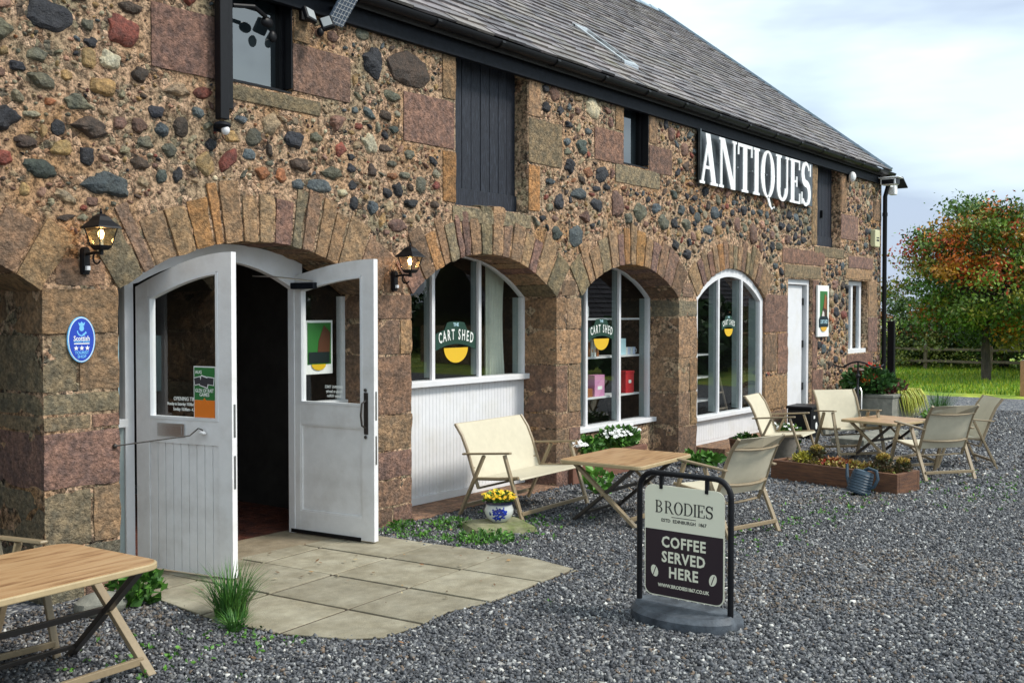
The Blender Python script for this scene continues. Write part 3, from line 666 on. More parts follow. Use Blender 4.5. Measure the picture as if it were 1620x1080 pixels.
# jamb right of the glazed arch and door jambs
for (x0, x1, z0, z1, c) in [(7.44, 8.26, 1.50, 2.05, 'b'), (7.44, 7.86, 0.95, 1.49, 'p'), (7.90, 8.27, 0.90, 1.49, 'b'), (7.44, 8.26, 0.40, 0.88, 't'), (7.44, 8.26, -0.05, 0.38, 'p'),
                            (9.25, 9.42, -0.05, 0.42, 'b'), (9.25, 9.70, 0.43, 0.90, 'b'), (9.25, 9.45, 0.92, 1.46, 'b'), (9.25, 9.50, 1.48, 2.29, 'b')]:
    b = MB(); rbox(b, x0, x1, -0.012, TH-0.02, z0+0.006, z1-0.006, jit(PAL[c]), seed=x0*7+z0, amp=0.012); MASK.append(('r', x0, x1, z0, z1)); b.build('jamb_stone', M['ashlar'], barn, smooth=True, angle=60)
# lintels, sills, window and hatch surrounds
SUR = [(-2.55,-2.00,3.40,3.84,'b'),(-1.32,-0.72,3.44,3.81,'b'),(-1.31,-1.14,3.82,4.10,'t'),(-1.96,-1.04,3.29,3.41,'y'),(0.42,0.60,3.67,4.08,'t'),(-0.09,0.58,3.23,3.66,'b'),(0.42,0.60,2.76,3.22,'o'),
       (0.55,1.76,2.60,2.745,'y'),(1.72,1.92,3.71,4.10,'t'),(1.72,2.30,3.25,3.70,'y'),(1.72,1.91,2.78,3.24,'o'),(2.93,3.53,3.42,3.78,'b'),(3.36,3.53,3.79,4.08,'t'),(3.36,4.36,3.22,3.43,'y'),(4.11,4.30,3.74,4.09,'t'),(4.11,4.66,3.41,3.73,'b'),
       (9.20,9.41,2.83,4.05,'t'),(10.48,10.72,3.42,4.05,'t'),(10.48,11.30,2.99,3.41,'b'),(9.31,10.62,2.66,2.82,'y'),(8.14,9.60,2.30,2.50,'y'),(8.05,9.75,2.51,2.74,'b'),(10.72,12.05,2.345,2.52,'t'),(10.85,12.1,2.53,2.74,'b'),
       (11.86,12.30,1.72,2.33,'t'),(11.86,12.36,1.09,1.71,'b'),(10.80,12.12,0.84,1.09,'b'),(12.0,12.53,0.40,0.82,'p'),(12.10,12.53,3.4,3.75,'p'),(10.48,11.84,0.1,0.5,'p')]
for (x0, x1, z0, z1, c) in SUR:
    b = MB(); rbox(b, x0, x1, -0.012, 0.16 if z1 - z0 > 0.16 else 0.20, z0+0.005, z1-0.005, jit(PAL[c]), seed=x0*3+z0, amp=0.006); MASK.append(('r', x0-0.02, x1+0.02, z0-0.02, z1+0.02)); b.build('dressed_stone', M['ashlar'], barn, smooth=True, angle=60)
# arch rings
for k, a in enumerate(ARCH):
    cx, cz, Rr, ha = arc_geo(a); b = MB(); th = -ha; n = 0
    while th < ha - 0.02:
        w = rnd.uniform(0.09, 0.21) if k < 4 else rnd.uniform(0.12, 0.16)
        if n == 0 or ha - th < 0.26: w = 0.24
        dt = min(w / (Rr + 0.2), ha - th);
        if ha - (th + dt) < 0.06: dt = ha - th
        H = rnd.uniform(0.30, 0.47); t0, t1 = th, th + dt
        c = jit(PAL[rnd.choice('ttobpyt')], 0.18)
        rr = lambda p, t0=t0, t1=t1: Vector((cx + (Rr + p.z) * math.sin(t0 + (t1-t0)*p.x), p.y, cz + (Rr + p.z) * math.cos(t0 + (t1-t0)*p.x)))
        W = (t1 - t0) * (Rr + 0.2); g_ = 0.009
        def xf(p, t0=t0, t1=t1, W=W): 
            t = t0 + (t1 - t0) * (p.x / W); return Vector((cx + (Rr + p.z)*math.sin(t), p.y, cz + (Rr + p.z)*math.cos(t)))
        rbox(b, g_, W - g_, -0.016 + rnd.uniform(-0.004, 0.004), TH - 0.01, -0.004, H, c, r=0.010, amp=0.016, cell=0.035, seed=k*31+n, xf=xf)
        th += dt; n += 1
    b.build('stone_arch', M['ashlar'], barn, smooth=True, angle=60); MASK.append(('a', a))
# spandrel blocks above the piers
for x0, x1, z0, z1 in [(-3.24, -2.90, 1.95, 2.12), (-0.33, -0.10, 1.95, 2.1), (2.30, 2.56, 1.96, 2.12), (4.96, 5.24, 1.98, 2.15)]:
    b = MB(); rbox(b, x0, x1, -0.008, 0.2, z0, z1, jit(PAL['p']), seed=x0); MASK.append(('r', x0, x1, z0, z1)); b.build('spandrel_stone', M['ashlar'], barn, smooth=True, angle=60)
# mortar-bedded thresholds under the glazed arches
b = MB()
rbox(b, 0.0, 2.2, -0.05, 0.44, -0.05, 0.02, (0.24, 0.15, 0.105), seed=3, amp=0.003); b.build('threshold_stone', M['ashlar'], barn, smooth=True, angle=60); b = MB()
rbox(b, 5.36, 7.42, -0.38, 0.12, -0.05, 0.10, (0.24, 0.15, 0.10), seed=5, amp=0.006)
b.build('threshold_stone', M['ashlar'], barn, smooth=True, angle=60)
b = MB(); b.box(2.64, 4.87, 0.33, 0.42, -0.05, 0.44); b.build('infill_wall', M['mortar'], barn)
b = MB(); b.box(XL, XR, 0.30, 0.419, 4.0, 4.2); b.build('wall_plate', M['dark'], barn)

# ---- rubble: individual field stones bedded in the mortar
PIX = """-3.26,3.58,0.33,0.19,k;-2.74,3.59,0.30,0.25,r;-2.70,3.75,0.21,0.10,n;-3.00,3.58,0.10,0.09,g;-2.98,3.47,0.10,0.10,k;-3.34,3.33,0.18,0.10,g;-3.00,3.37,0.11,0.13,t;-2.85,3.38,0.20,0.14,c;-2.64,3.34,0.15,0.12,n;-3.47,3.24,0.12,0.07,k;-3.30,3.18,0.20,0.13,g;-3.15,3.24,0.09,0.09,t;-2.90,3.21,0.19,0.11,t;-2.31,3.33,0.32,0.14,k;-3.26,3.06,0.08,0.05,o;-3.08,3.08,0.20,0.10,g;-2.51,3.11,0.14,0.11,k;-2.18,3.16,0.14,0.09,s;-2.32,3.04,0.17,0.17,n;-2.98,2.94,0.31,0.17,n;-3.21,2.91,0.10,0.10,k;-2.79,3.00,0.11,0.10,b;-2.64,3.00,0.15,0.12,b;-2.47,3.00,0.10,0.13,s;-3.19,2.79,0.19,0.13,t;-3.02,2.76,0.11,0.12,k;-2.41,2.87,0.14,0.10,g;-2.65,2.76,0.15,0.11,n;-3.33,2.65,0.26,0.14,G;-2.88,2.60,0.34,0.18,s;-2.07,2.95,0.11,0.12,k;-3.42,2.80,0.16,0.08,n;-2.60,2.90,0.15,0.10,g;-1.91,2.75,0.27,0.17,g;-1.74,2.92,0.14,0.10,s;-1.62,2.80,0.14,0.10,o;-2.35,2.71,0.11,0.13,k;-2.21,2.68,0.09,0.14,k;-2.12,2.81,0.15,0.17,t;-1.81,3.16,0.15,0.07,s;-1.89,3.03,0.15,0.11,t;-1.31,3.08,0.23,0.18,k;-1.09,3.13,0.16,0.11,g;-0.83,3.07,0.14,0.12,r;-0.50,3.15,0.19,0.18,c;-0.62,3.28,0.11,0.07,r;-0.31,3.14,0.20,0.07,n;-0.17,3.30,0.17,0.12,s;-0.24,3.58,0.26,0.11,g;-0.67,3.40,0.09,0.06,s;-1.25,2.90,0.24,0.11,n;-0.91,2.87,0.24,0.14,g;-0.71,2.93,0.13,0.10,k;-0.24,3.02,0.14,0.07,g;-0.47,2.94,0.13,0.12,n;-1.44,2.80,0.12,0.12,o;-1.27,2.75,0.15,0.10,s;-1.05,2.76,0.26,0.11,s;-0.69,2.80,0.11,0.10,k;-0.80,2.73,0.12,0.07,c;-0.16,2.81,0.17,0.14,k;-0.29,2.78,0.12,0.10,k;0.13,2.87,0.16,0.18,g;-1.13,2.66,0.12,0.10,k;-0.68,2.66,0.13,0.13,k;0.00,2.71,0.21,0.08,k;0.31,2.72,0.15,0.08,n;-0.61,2.52,0.17,0.09,n;0.33,2.89,0.12,0.08,r;0.14,2.56,0.12,0.17,k;-0.22,2.92,0.14,0.06,o;-0.08,2.94,0.14,0.06,g;-0.02,3.12,0.16,0.12,g;-0.82,3.90,0.40,0.30,k;-0.45,3.81,0.25,0.30,k;-0.01,3.83,0.53,0.31,n;-1.48,3.26,0.19,0.09,k;-0.58,4.02,0.16,0.11,g;-1.06,3.93,0.07,0.07,b;2.31,3.77,0.39,0.21,G;2.00,4.01,0.13,0.09,k;2.18,4.00,0.18,0.17,b;2.52,4.02,0.26,0.14,k;2.02,3.84,0.16,0.13,k;2.87,3.95,0.35,0.25,c;2.60,3.88,0.14,0.09,b;3.25,3.85,0.13,0.14,b;2.40,3.54,0.16,0.10,s;2.67,3.52,0.22,0.18,G;2.41,3.44,0.16,0.09,g;2.80,3.70,0.15,0.08,s;2.44,3.29,0.21,0.17,k;2.80,3.27,0.20,0.13,o;2.10,3.10,0.20,0.08,s;2.25,2.91,0.21,0.23,k;2.62,3.03,0.32,0.16,s;2.98,2.95,0.26,0.16,k;3.40,2.96,0.30,0.36,b;3.90,2.94,0.35,0.23,g;4.27,3.00,0.24,0.15,s;2.74,2.79,0.27,0.13,b;2.21,2.59,0.25,0.17,G;2.57,2.58,0.29,0.24,s;4.90,3.03,0.20,0.14,s;4.64,3.91,0.16,0.20,b;4.98,3.77,0.17,0.17,b;4.51,4.01,0.12,0.13,k;4.44,2.85,0.28,0.18,g;4.14,2.73,0.15,0.09,k;4.76,2.60,0.23,0.15,k;5.07,2.50,0.27,0.16,k;5.05,2.86,0.27,0.19,g;5.34,2.97,0.17,0.14,s;2.97,3.11,0.18,0.07,k;2.88,3.04,0.15,0.05,r;5.82,3.06,0.24,0.18,s;5.64,2.83,0.30,0.16,s;5.55,3.31,0.18,0.13,k;6.71,3.16,0.18,0.14,k;6.51,2.96,0.18,0.20,b;7.02,2.87,0.25,0.33,b;7.67,2.71,0.18,0.18,k;7.92,2.74,0.21,0.13,g;7.69,3.12,0.18,0.14,b;7.99,3.03,0.21,0.13,k;8.25,3.02,0.19,0.15,k;8.56,3.20,0.17,0.13,s;8.84,2.88,0.20,0.11,k;8.29,3.22,0.19,0.19,k;8.23,2.86,0.19,0.13,b;8.94,3.18,0.20,0.13,g;10.30,1.80,0.26,0.18,k;10.63,1.75,0.24,0.15,r;10.23,2.24,0.29,0.16,b"""
CELL = 0.0125; gw, gh = int((XR + 3.9) / CELL), int(4.25 / CELL); X0 = -3.9
occ = np.zeros((gw, gh), bool)
gxx, gzz = np.meshgrid(X0 + (np.arange(gw) + 0.5)*CELL, (np.arange(gh) + 0.5)*CELL, indexing='ij')
for m_ in MASK:
    if m_[0] == 'r': occ |= (gxx > m_[1]) & (gxx < m_[2]) & (gzz > m_[3]) & (gzz < m_[4])
    else:
        cx, cz, Rr, ha = arc_geo(m_[1]); ang = np.arctan2(gxx - cx, gzz - cz); rad = np.hypot(gxx - cx, gzz - cz)
        occ |= (np.abs(ang) < ha + 0.03) & (rad < Rr + 0.42) & (gzz > 1.9)
        occ |= (gxx > m_[1][0]) & (gxx < m_[1][1]) & (gzz < m_[1][2] + 0.02)
for x0, x1, z0, z1 in RECT: occ |= (gxx > x0 - 0.01) & (gxx < x1 + 0.01) & (gzz > z0 - 0.01) & (gzz < z1 + 0.01)
occ |= (gzz > 4.06); occ |= gxx > XR - 0.02
base_occ = occ.copy()
SC = {'m': (0.30, 0.225, 0.145), 'l': (0.20, 0.185, 0.13), 'p': (0.34, 0.20, 0.14), 'k': (0.022, 0.024, 0.032), 'n': (0.060, 0.042, 0.032), 'g': (0.115, 0.115, 0.085), 'b': (0.15, 0.085, 0.065), 't': (0.30, 0.20, 0.09), 'r': (0.18, 0.05, 0.035),
      'c': (0.42, 0.38, 0.28), 'o': (0.24, 0.10, 0.045), 's': (0.072, 0.092, 0.105), 'G': (0.052, 0.068, 0.062)}
stones = []
def try_stone(cx, cz, w, h, rot, key, force=False, gap=0.010):
    r = max(w, h)/2 + gap; i0, i1 = int((cx - r - X0)/CELL), int((cx + r - X0)/CELL) + 1; j0, j1 = int((cz - r)/CELL), int((cz + r)/CELL) + 1
    if i0 < 0 or j0 < 0 or i1 >= gw or j1 >= gh: return False
    X = gxx[i0:i1, j0:j1] - cx; Z = gzz[i0:i1, j0:j1] - cz; c, s = math.cos(rot), math.sin(rot)
    u = (X*c + Z*s)/(w/2 + gap); v = (-X*s + Z*c)/(h/2 + gap); e = u*u + v*v < 1
    src = base_occ if force else occ
    if (src[i0:i1, j0:j1] & e).sum() > (0.12*e.sum() if force else 0): return False
    occ[i0:i1, j0:j1] |= e; stones.append((cx, cz, w, h, rot, key)); return True
for s in PIX.split(';'):
    a = s.split(','); x, z, w, h = map(float, a[:4]); try_stone(x, z, w, h, 0.0, a[4], True)
keys = 'kkkkknnnngggggbbbbttrcosssGGmmlllpp'
def fill(n, lo, hi, xr=(-3.8, XR), gap=0.010, ks=keys, asp=(0.55, 0.95)):
    for _ in range(n):
        w = rnd.uniform(lo, hi); h = w * rnd.uniform(*asp); x = rnd.uniform(*xr); z = rnd.uniform(0.0, 4.06)
        try_stone(x, z, w, h, rnd.gauss(0, 0.45) + (1.2 if rnd.random() < 0.22 else 0), rnd.choice(ks), gap=gap)
fill(1500, 0.16, 0.30, (-3.8, 4), gap=0.012, asp=(0.45, 0.85)); fill(500, 0.14, 0.20, (4, XR))
fill(3800, 0.08, 0.20, (-3.8, 5.2), gap=0.005, ks='kkknnGsgbbtlmr', asp=(0.40, 0.85)); fill(2600, 0.07, 0.20, (-3.8, 5.2), gap=0.004, ks='mlptgbmlo', asp=(0.30, 0.8)); fill(3500, 0.05, 0.12, (-3.8, 5.2), gap=0.004, ks='mlptgbnkmmllp', asp=(0.35, 0.9)); fill(7000, 0.085, 0.16, (5.2, XR), gap=0.005, asp=(0.5, 0.95)); fill(7000, 0.05, 0.095, (5.2, XR), gap=0.004, asp=(0.4, 0.95)); fill(14000, 0.032, 0.06, gap=0.003, ks='kngbtcrosgbttccmmllpp'); fill(16000, 0.018, 0.036, gap=0.002, ks='kngbtcrogbtttcccmmlpp', asp=(0.4, 0.9))
b = MB()
for (cx, cz, w, h, rot, key) in stones:
    big = max(w, h); n = 26 if big > 0.12 else (16 if big > 0.06 else 8); rings = 3 if big > 0.06 else 2
    c = jit(SC[key], 0.3); sd = rnd.uniform(0, 100); lift = min(0.034, 0.012 + big * 0.10) * rnd.uniform(0.7, 1.2)
    poly_ = rnd.random() < (0.88 if cx < 5.2 else 0.35) and big > 0.03
    if poly_:
        nf = rnd.randint(4, 7); ph0 = rnd.uniform(0, 6.28); pf = [(ph0 + 2*math.pi*(k_ + rnd.uniform(-0.28, 0.28))/nf, rnd.uniform(0.66, 0.98)) for k_ in range(nf)]
    rough_k = rnd.uniform(0.12, 0.30 if big > 0.09 else 0.40); c0, s0 = math.cos(rot), math.sin(rot); power = rnd.uniform(2.0, 3.2); vs = []; fs = []
    prof = [(1.0, -0.25), (0.93, 0.30), (0.72, 0.82), (0.38, 1.0)] if rings == 3 else [(1.0, -0.25), (0.85, 0.5), (0.45, 1.0)]
    for (kk, hh) in prof:
        for j in range(n):
            q = 2*math.pi*j/n; cc, ss = math.cos(q), math.sin(q)
            rb = (abs(cc)**power + abs(ss)**power) ** (-1/power)
            if poly_: rb = min([1.12] + [d_/max(0.05, math.cos(q - f_)) for f_, d_ in pf if math.cos(q - f_) > 0.05])
            rad = rb * (1 + rough_k * noise.noise(Vector((cc*1.7 + sd, ss*1.7, sd*0.7))) + 0.6*rough_k*noise.noise(Vector((cc*3.6 + sd, ss*3.6, 3))))
            u = cc*rad*w/2*kk*0.97; v = ss*rad*h/2*kk*0.97
            x = cx + u*c0 - v*s0; z = cz + u*s0 + v*c0
            fa = noise.noise(Vector((x*13, sd, z*13))) * (0.55 if key in 'kngb' else 0.3) * min(1, big*6) + 0.25*noise.noise(Vector((x*34, sd, z*34)))
            vs.append((x, -lift*(hh + (fa if hh > 0 else 0)), z))
    vs.append((cx, -lift*(1.02 + 0.3*noise.noise(Vector((cx*13, sd, cz*13)))), cz))
    m_ = len(prof)
    for i in range(m_ - 1):
        for j in range(n): fs.append((i*n+j, i*n+(j+1)%n, (i+1)*n+(j+1)%n, (i+1)*n+j))
    for j in range(n): fs.append(((m_-1)*n+j, (m_-1)*n+(j+1)%n, m_*n))
    b.add(vs, fs, c)
b.build('rubble_facing', M['stone'], barn, smooth=True, angle=28)
print('stones', len(stones))

# ---- roof
RK = 0.765; Zr = lambda y: 4.30 + RK * (y + 0.12); run = DEP/2 + 0.12; nrm = Vector((0, -RK, 1)).normalized(); sl = Vector((0, 1, RK)).normalized()
b = MB()
for (ya, yb, za, zb) in [(-0.12, DEP/2, 4.24, Zr(DEP/2)-0.06), (DEP+0.12, DEP/2, 4.24, Zr(DEP/2)-0.06)]:
    b.add([(XL, ya, za), (XR+0.05, ya, za), (XR+0.05, yb, zb), (XL, yb, zb), (XL, ya, za-0.06), (XR+0.05, ya, za-0.06), (XR+0.05, yb, zb-0.06), (XL, yb, zb-0.06)], [(0,1,2,3),(7,6,5,4),(0,4,5,1),(1,5,6,2),(2,6,7,3),(3,7,4,0)])
b.build('roof_deck', M['slate'] if False else M['dark'], barn)
b = MB(); gauge = 0.17; slope_len = run * math.sqrt(1 + RK*RK); nc = int(slope_len / gauge) + 1
for i in range(nc):
    off = rnd.uniform(0, 0.2); x = XL + off
    while x < XR + 0.10:
        w = rnd.uniform(0.20, 0.30); x1 = min(x + w, XR + 0.12)
        L0 = i*gauge + rnd.uniform(-0.007, 0.007); L1 = min(L0 + gauge*2.0, slope_len)
        if L1 - L0 < 0.05: x = x1 + 0.004; continue
        t = 0.022; up = 0.020 + rnd.uniform(0, 0.012)
        P0 = Vector((0, -0.13, 4.285)) + sl*L0; P1 = Vector((0, -0.13, 4.285)) + sl*L1
        tw = rnd.uniform(-0.004, 0.004)
        kk = rnd.uniform(0.62, 1.35); cc = rnd.choice([(0.135, 0.117, 0.122), (0.165, 0.142, 0.14), (0.105, 0.094, 0.10), (0.155, 0.135, 0.122)]); cc = tuple(v*kk for v in cc)
        a0 = P0 + nrm*(up + t); a1 = P0 + nrm*up; b0 = P1 + nrm*(0.004 + t*0.6); b1 = P1
        vs = [(x, *(a1[1:])), (x1, *(a1[1:])), (x1, *(b1[1:])), (x, *(b1[1:])), (x, a0.y, a0.z + tw), (x1, a0.y, a0.z - tw), (x1, *(b0[1:])), (x, *(b0[1:]))]
        b.add(vs, [(0,3,2,1),(4,5,6,7),(0,1,5,4),(1,2,6,5),(2,3,7,6),(3,0,4,7)], cc)
        x = x1 + 0.004
b.build('slate_roof', M['slate'], barn)
b = MB(); y = DEP/2 + 0.02; b.add([(XL, DEP/2, 7.91), (XR+0.1, DEP/2, 7.91), (XR+0.1, DEP+0.12, 4.31), (XL, DEP+0.12, 4.31)], [(0,1,2,3)], (0.15, 0.14, 0.16)); b.build('rear_roof', M['slate'], barn)
b = MB()
x = XL
while x < XR: b.tube([(x, DEP/2, Zr(DEP/2)+0.02), (min(x+0.44, XR+0.1), DEP/2, Zr(DEP/2)+0.0)], 0.06, 12); x += 0.45
b.build('ridge_tile', M['lead'], barn, smooth=True)
b = MB(); a = Vector((XR+0.125, -0.12, 4.33)); e = Vector((XR+0.125, DEP/2, Zr(DEP/2)+0.03)); b.bar(a, e, 0.08, 0.10)
for k in range(5): p = a.lerp(e, 0.12 + 0.2*k); b.bar(p + Vector((0,0,0.02)), p + Vector((-0.02, 0.02, 0.075)), 0.02, 0.02)
b.build('verge_strip', M['lead'], barn)
# skylight let into the slates
b = MB()
for (x0, x1, y0, y1) in [(4.20, 4.27, 0.42, 1.10), (4.50, 4.53, 0.42, 1.10), (4.20, 4.53, 0.38, 0.43), (4.20, 4.53, 1.08, 1.12)]:
    b.add([(x0, y0, Zr(y0)+0.03), (x1, y0, Zr(y0)+0.03), (x1, y1, Zr(y1)+0.03), (x0, y1, Zr(y1)+0.03), (x0, y0, Zr(y0)+0.075), (x1, y0, Zr(y0)+0.075), (x1, y1, Zr(y1)+0.075), (x0, y1, Zr(y1)+0.075)], [(0,3,2,1),(4,5,6,7),(0,1,5,4),(1,2,6,5),(2,3,7,6),(3,0,4,7)])
sk = b.build('skylight', M['metal'], barn)
b = MB(); b.add([(4.27, 0.43, Zr(0.43)+0.045), (4.50, 0.43, Zr(0.43)+0.045), (4.50, 1.08, Zr(1.08)+0.045), (4.27, 1.08, Zr(1.08)+0.045)], [(0,1,2,3)]); b.build('pane', M['upglass'], sk)
# fascia, soffit, gutter with brackets
b = MB(); b.box(XL, XR+0.02, -0.055, -0.001, 4.055, 4.19); b.build('fascia_board', M['fascia'], barn, bevel=0.004)
b = MB(); b.box(XL, XR+0.02, -0.10, -0.001, 4.192, 4.235); b.build('soffit', M['black'], barn)
b = MB(); n = 10; gr = 0.058
ys = [(-0.165 + gr*math.cos(math.pi + math.pi*j/n), 4.262 + gr*math.sin(math.pi + math.pi*j/n)) for j in range(n + 1)]
inner = [(-0.165 + (gr-0.006)*math.cos(math.pi + math.pi*j/n), 4.262 + (gr-0.006)*math.sin(math.pi + math.pi*j/n)) for j in range(n + 1)]
pr = ys + inner[::-1]; k = len(pr)
b.add([(XL, y, z) for y, z in pr] + [(XR+0.12, y, z) for y, z in pr], [(j, (j+1) % k, (j+1) % k + k, j + k) for j in range(k)] + [tuple(range(k)), tuple(range(2*k-1, k-1, -1))])
x = XL + 0.4
while x < XR:
    b.add([(x, y - (0.006 if j else 0), z - 0.004) for j, (y, z) in enumerate([(-0.165 + (gr+0.006)*math.cos(math.pi + math.pi*j/n), 4.262 + (gr+0.006)*math.sin(math.pi + math.pi*j/n)) for j in range(n+1)])] +
          [(x+0.05, y - (0.006 if j else 0), z - 0.004) for j, (y, z) in enumerate([(-0.165 + (gr+0.006)*math.cos(math.pi + math.pi*j/n), 4.262 + (gr+0.006)*math.sin(math.pi + math.pi*j/n)) for j in range(n+1)])],
          [(j, j+1, j+n+2, j+n+1) for j in range(n)]); x += 0.9
b.build('gutter', M['black'], barn, smooth=True)
# downpipes
b = MB(); b.bar((-2.03, -0.075, 3.12), (-2.03, -0.075, 4.25), 0.075, 0.065, up=(0, 1, 0)); b.bar((-1.965, -0.06, 3.20), (-1.965, -0.06, 4.2), 0.05, 0.05, up=(0, 1, 0))
b.build('downpipe', M['black'], barn, bevel=0.006)
b = MB(); b.tube([(12.50, -0.08, 0.0), (12.50, -0.08, 3.85), (12.50, -0.15, 4.1), (12.50, -0.165, 4.22)], 0.04, 10)
for z in (0.9, 2.2, 3.5): b.tube([(12.50, -0.08, z), (12.50, -0.08, z+0.06)], 0.048, 10)
b.build('downpipe', M['black'], barn, smooth=True)

# ---- boarded hatches
def hatch(x0, x1, z0, z1, nb):
    b = MB(); w = (x1 - x0) / nb
    for i in range(nb): b.box(x0 + i*w + 0.004, x0 + (i+1)*w - 0.004, 0.15 + rnd.uniform(0, 0.004), 0.18, z0 + 0.18, z1)
    b.box(x0, x1, 0.135, 0.16, z0, z0 + 0.178); b.box(x0, x1, 0.182, 0.2, z0, z1)
    return b.build('loft_hatch', M['navy'], barn, bevel=0.003)
hatch(0.60, 1.71, 2.75, 4.15, 8); h2 = hatch(9.42, 10.47, 2.83, 4.15, 7)
b = MB(); b.box(9.95, 9.98, 0.11, 0.148, 3.3, 3.42); b.build('hatch_handle', M['black'], h2)
# recess edges dark boards
# ---- upper windows
def upper(x0, x1, z0, z1, fw=0.05, y=0.13, wr=0.05):
    b = MB()
    for q in [(x0, x0+fw*0.5, z0, z1), (x1-wr, x1, z0, z1)]: b.box(q[0], q[1], y-0.02, y+0.05, q[2], q[3])
    b.box(x0+fw*0.5+0.001, x1-wr-0.001, y-0.022, y+0.05, z0, z0+0.04); b.box(x0+fw*0.5+0.001, x1-wr-0.001, y-0.022, y+0.05, z1-0.05, z1)
    b.box(x1-0.012, x1+0.001, -0.004, y+0.05, z0+0.041, z1); b.box(x0, x1-0.0125, -0.004, y-0.023, z0, z0+0.012)
    f = b.build('upper_window', M['black'], barn)
    b = MB(); b.add([(x0, y+0.012, z0), (x1, y+0.012, z0), (x1, y+0.012, z1), (x0, y+0.012, z1)], [(0,1,2,3)]); b.build('pane', M['upglass'], f)
    b = MB(); b.box(x0, x1, y+0.06, y+0.07, z0, z1); b.build('blind', flat('pale_blind', (0.30, 0.33, 0.35)), f)
upper(-1.97, -1.32, 3.42, 4.15, y=0.10, wr=0.03); upper(3.54, 4.10, 3.44, 4.15, y=0.10, wr=0.03)

# ---- glazed arch fronts
def shopfront(a, xs, y, zs, sill_out=0.06, head=0.05, wide=0.0, muld=0.065, left=True, right=True):
    """timber frame filling the arch: xs = mullion centres; returns frame object"""
    x0, x1 = a[0] + 0.0, a[1]; cx, cz, Rr, ha = arc_geo(a)
    ztop = lambda x: cz + math.sqrt(max(0, Rr*Rr - (x - cx)**2))
    b = MB(); hw = head + wide
    outer = arc_pts(a, 24, 0.0); inner = [(x, z - hw) for x, z in outer]
    for i in range(24):
        (xa, za), (xb, zb), (xc, zc), (xd, zd) = outer[i], outer[i+1], inner[i+1], inner[i]
        b.add([(xa, y, za), (xb, y, zb), (xc, y, zc), (xd, y, zd), (xa, y+0.07, za), (xb, y+0.07, zb), (xc, y+0.07, zc), (xd, y+0.07, zd)], [(0,1,2,3),(7,6,5,4),(3,2,6,7),(0,4,5,1)])
    pw = 0.032 + wide
    b.box(x0, x0+pw, y+0.001, y+0.07, zs, a[2]-0.0); b.box(x1-pw, x1, y+0.001, y+0.07, zs, a[2]-0.0)
    for x in xs: b.box(x-0.022, x+0.022, y-0.004, y+0.028, zs, ztop(x) - hw + 0.01)
    fr = b.build('window_frame', M['white'], barn, bevel=0.003)
    b = MB()
    for x in xs: b.box(x-0.018, x+0.018, y+0.034, y+0.034+muld, zs+0.02, ztop(x) - hw)
    b.box(x1-pw-0.002, x1-0.004, y+0.072, y+0.072+muld, zs, a[2])
    b.box(x0+0.004, x0+pw, y+0.072, y+0.072+muld, zs, a[2])
    b.build('mullion', M['greyside'], fr)
    b = MB(); b.box(x0-0.005, x1+0.005, y-sill_out, y+0.10, zs-0.055, zs); b.build('sill', M['white'], fr, bevel=0.006)
    gl = [(x0+0.01, zs)] + [(x, z-0.01) for x, z in arc_pts(a, 24)] + [(x1-0.01, zs)]
    b = MB(); b.add([(x, y+0.031, z) for x, z in gl], [tuple(range(len(gl)))]); b.build('pane', M['glass'], fr)
    return fr
def logo(fr, cx, cz, y, s, pw=None):
    """shop-name transfer on the glass"""
    b = MB(); n = 14; top = []; bot = []
    for i in range(n + 1):
        t = -1 + 2*i/n; top.append((cx + t*s*0.5, cz + s*(0.20 + (0.10 if abs(t) < 0.55 else 0.0) - 0.10*t*t))); bot.append((cx + t*s*0.5, cz - s*(0.06 + 0.10*t*t)))
    b.prism(top + bot[::-1], y-0.0015, y)
    lg = b.build('shop_logo', M['sgreen'], fr)
    b = MB(); m_ = 14; sg = [(cx + 0.30*s*math.cos(math.pi + math.pi*i/m_), cz - s*0.12 + 0.24*s*math.sin(math.pi + math.pi*i/m_)) for i in range(m_+1)]
    b.prism(sg, y-0.003, y-0.0005); 
    o = b.build('logo_badge', M['yellow'], fr)
    word = 'CART SHED'; ws = 0.115*s
    chars = [c for c in word]; xx = -0.44*s; adv = 0.88*s/8.4
    for i, c in enumerate(chars):
        if c == ' ': xx += adv*0.5; continue
        u = (xx + adv/2)/(0.5*s); zz = cz + s*(0.085 - 0.09*u*u)
        t = text('logo_letter', c, 0.235*s, M['paper'], lg, (cx + xx + adv/2, y-0.0035, zz), ext=0.0006, off=0.004*s, sx=0.52)
        t.rotation_euler = (0, 0.16*u, 0); xx += adv
    text('logo_word', 'THE', 0.075*s, M['paleblue'], lg, (cx, y-0.0035, cz + s*0.245), ext=0.0006, off=0.002*s)
    return lg
# first glazed arch: boarded apron below
f1 = shopfront(ARCH[2], [0.74, 1.44], 0.385, 1.155, head=0.012)
logo(f1, 1.10, 1.52, 0.41, 0.60)
b = MB(); x = 0.0
while x < 2.19: b.box(x+0.0015, min(x+0.048, 2.199), 0.400 , 0.42, 0.09, 1.099); x += 0.05
b.box(0, 2.2, 0.404, 0.43, 0.05, 1.10); b.box(0, 2.2, 0.385, 0.43, 0.021, 0.088)
b.build('apron_panel', M['white'], f1)
b = MB(); vs = []; fs = []; n = 60
for j in range(7):
    for i in range(n + 1):
        u = i/n; v = j/6; vs.append((1.48 + 0.37 + u*(0.30 - 0.05*math.sin(v*math.pi)) + 0.02*v, 0.63 + 0.028*math.sin(u*38 + 0.6*v), 1.10 + 1.3*v))
for j in range(6):
    for i in range(n): a = j*(n+1)+i; fs.append((a, a+1, a+n+2, a+n+1))
b.add(vs, fs)
b.build('curtain', M['curtain'], barn, smooth=True)
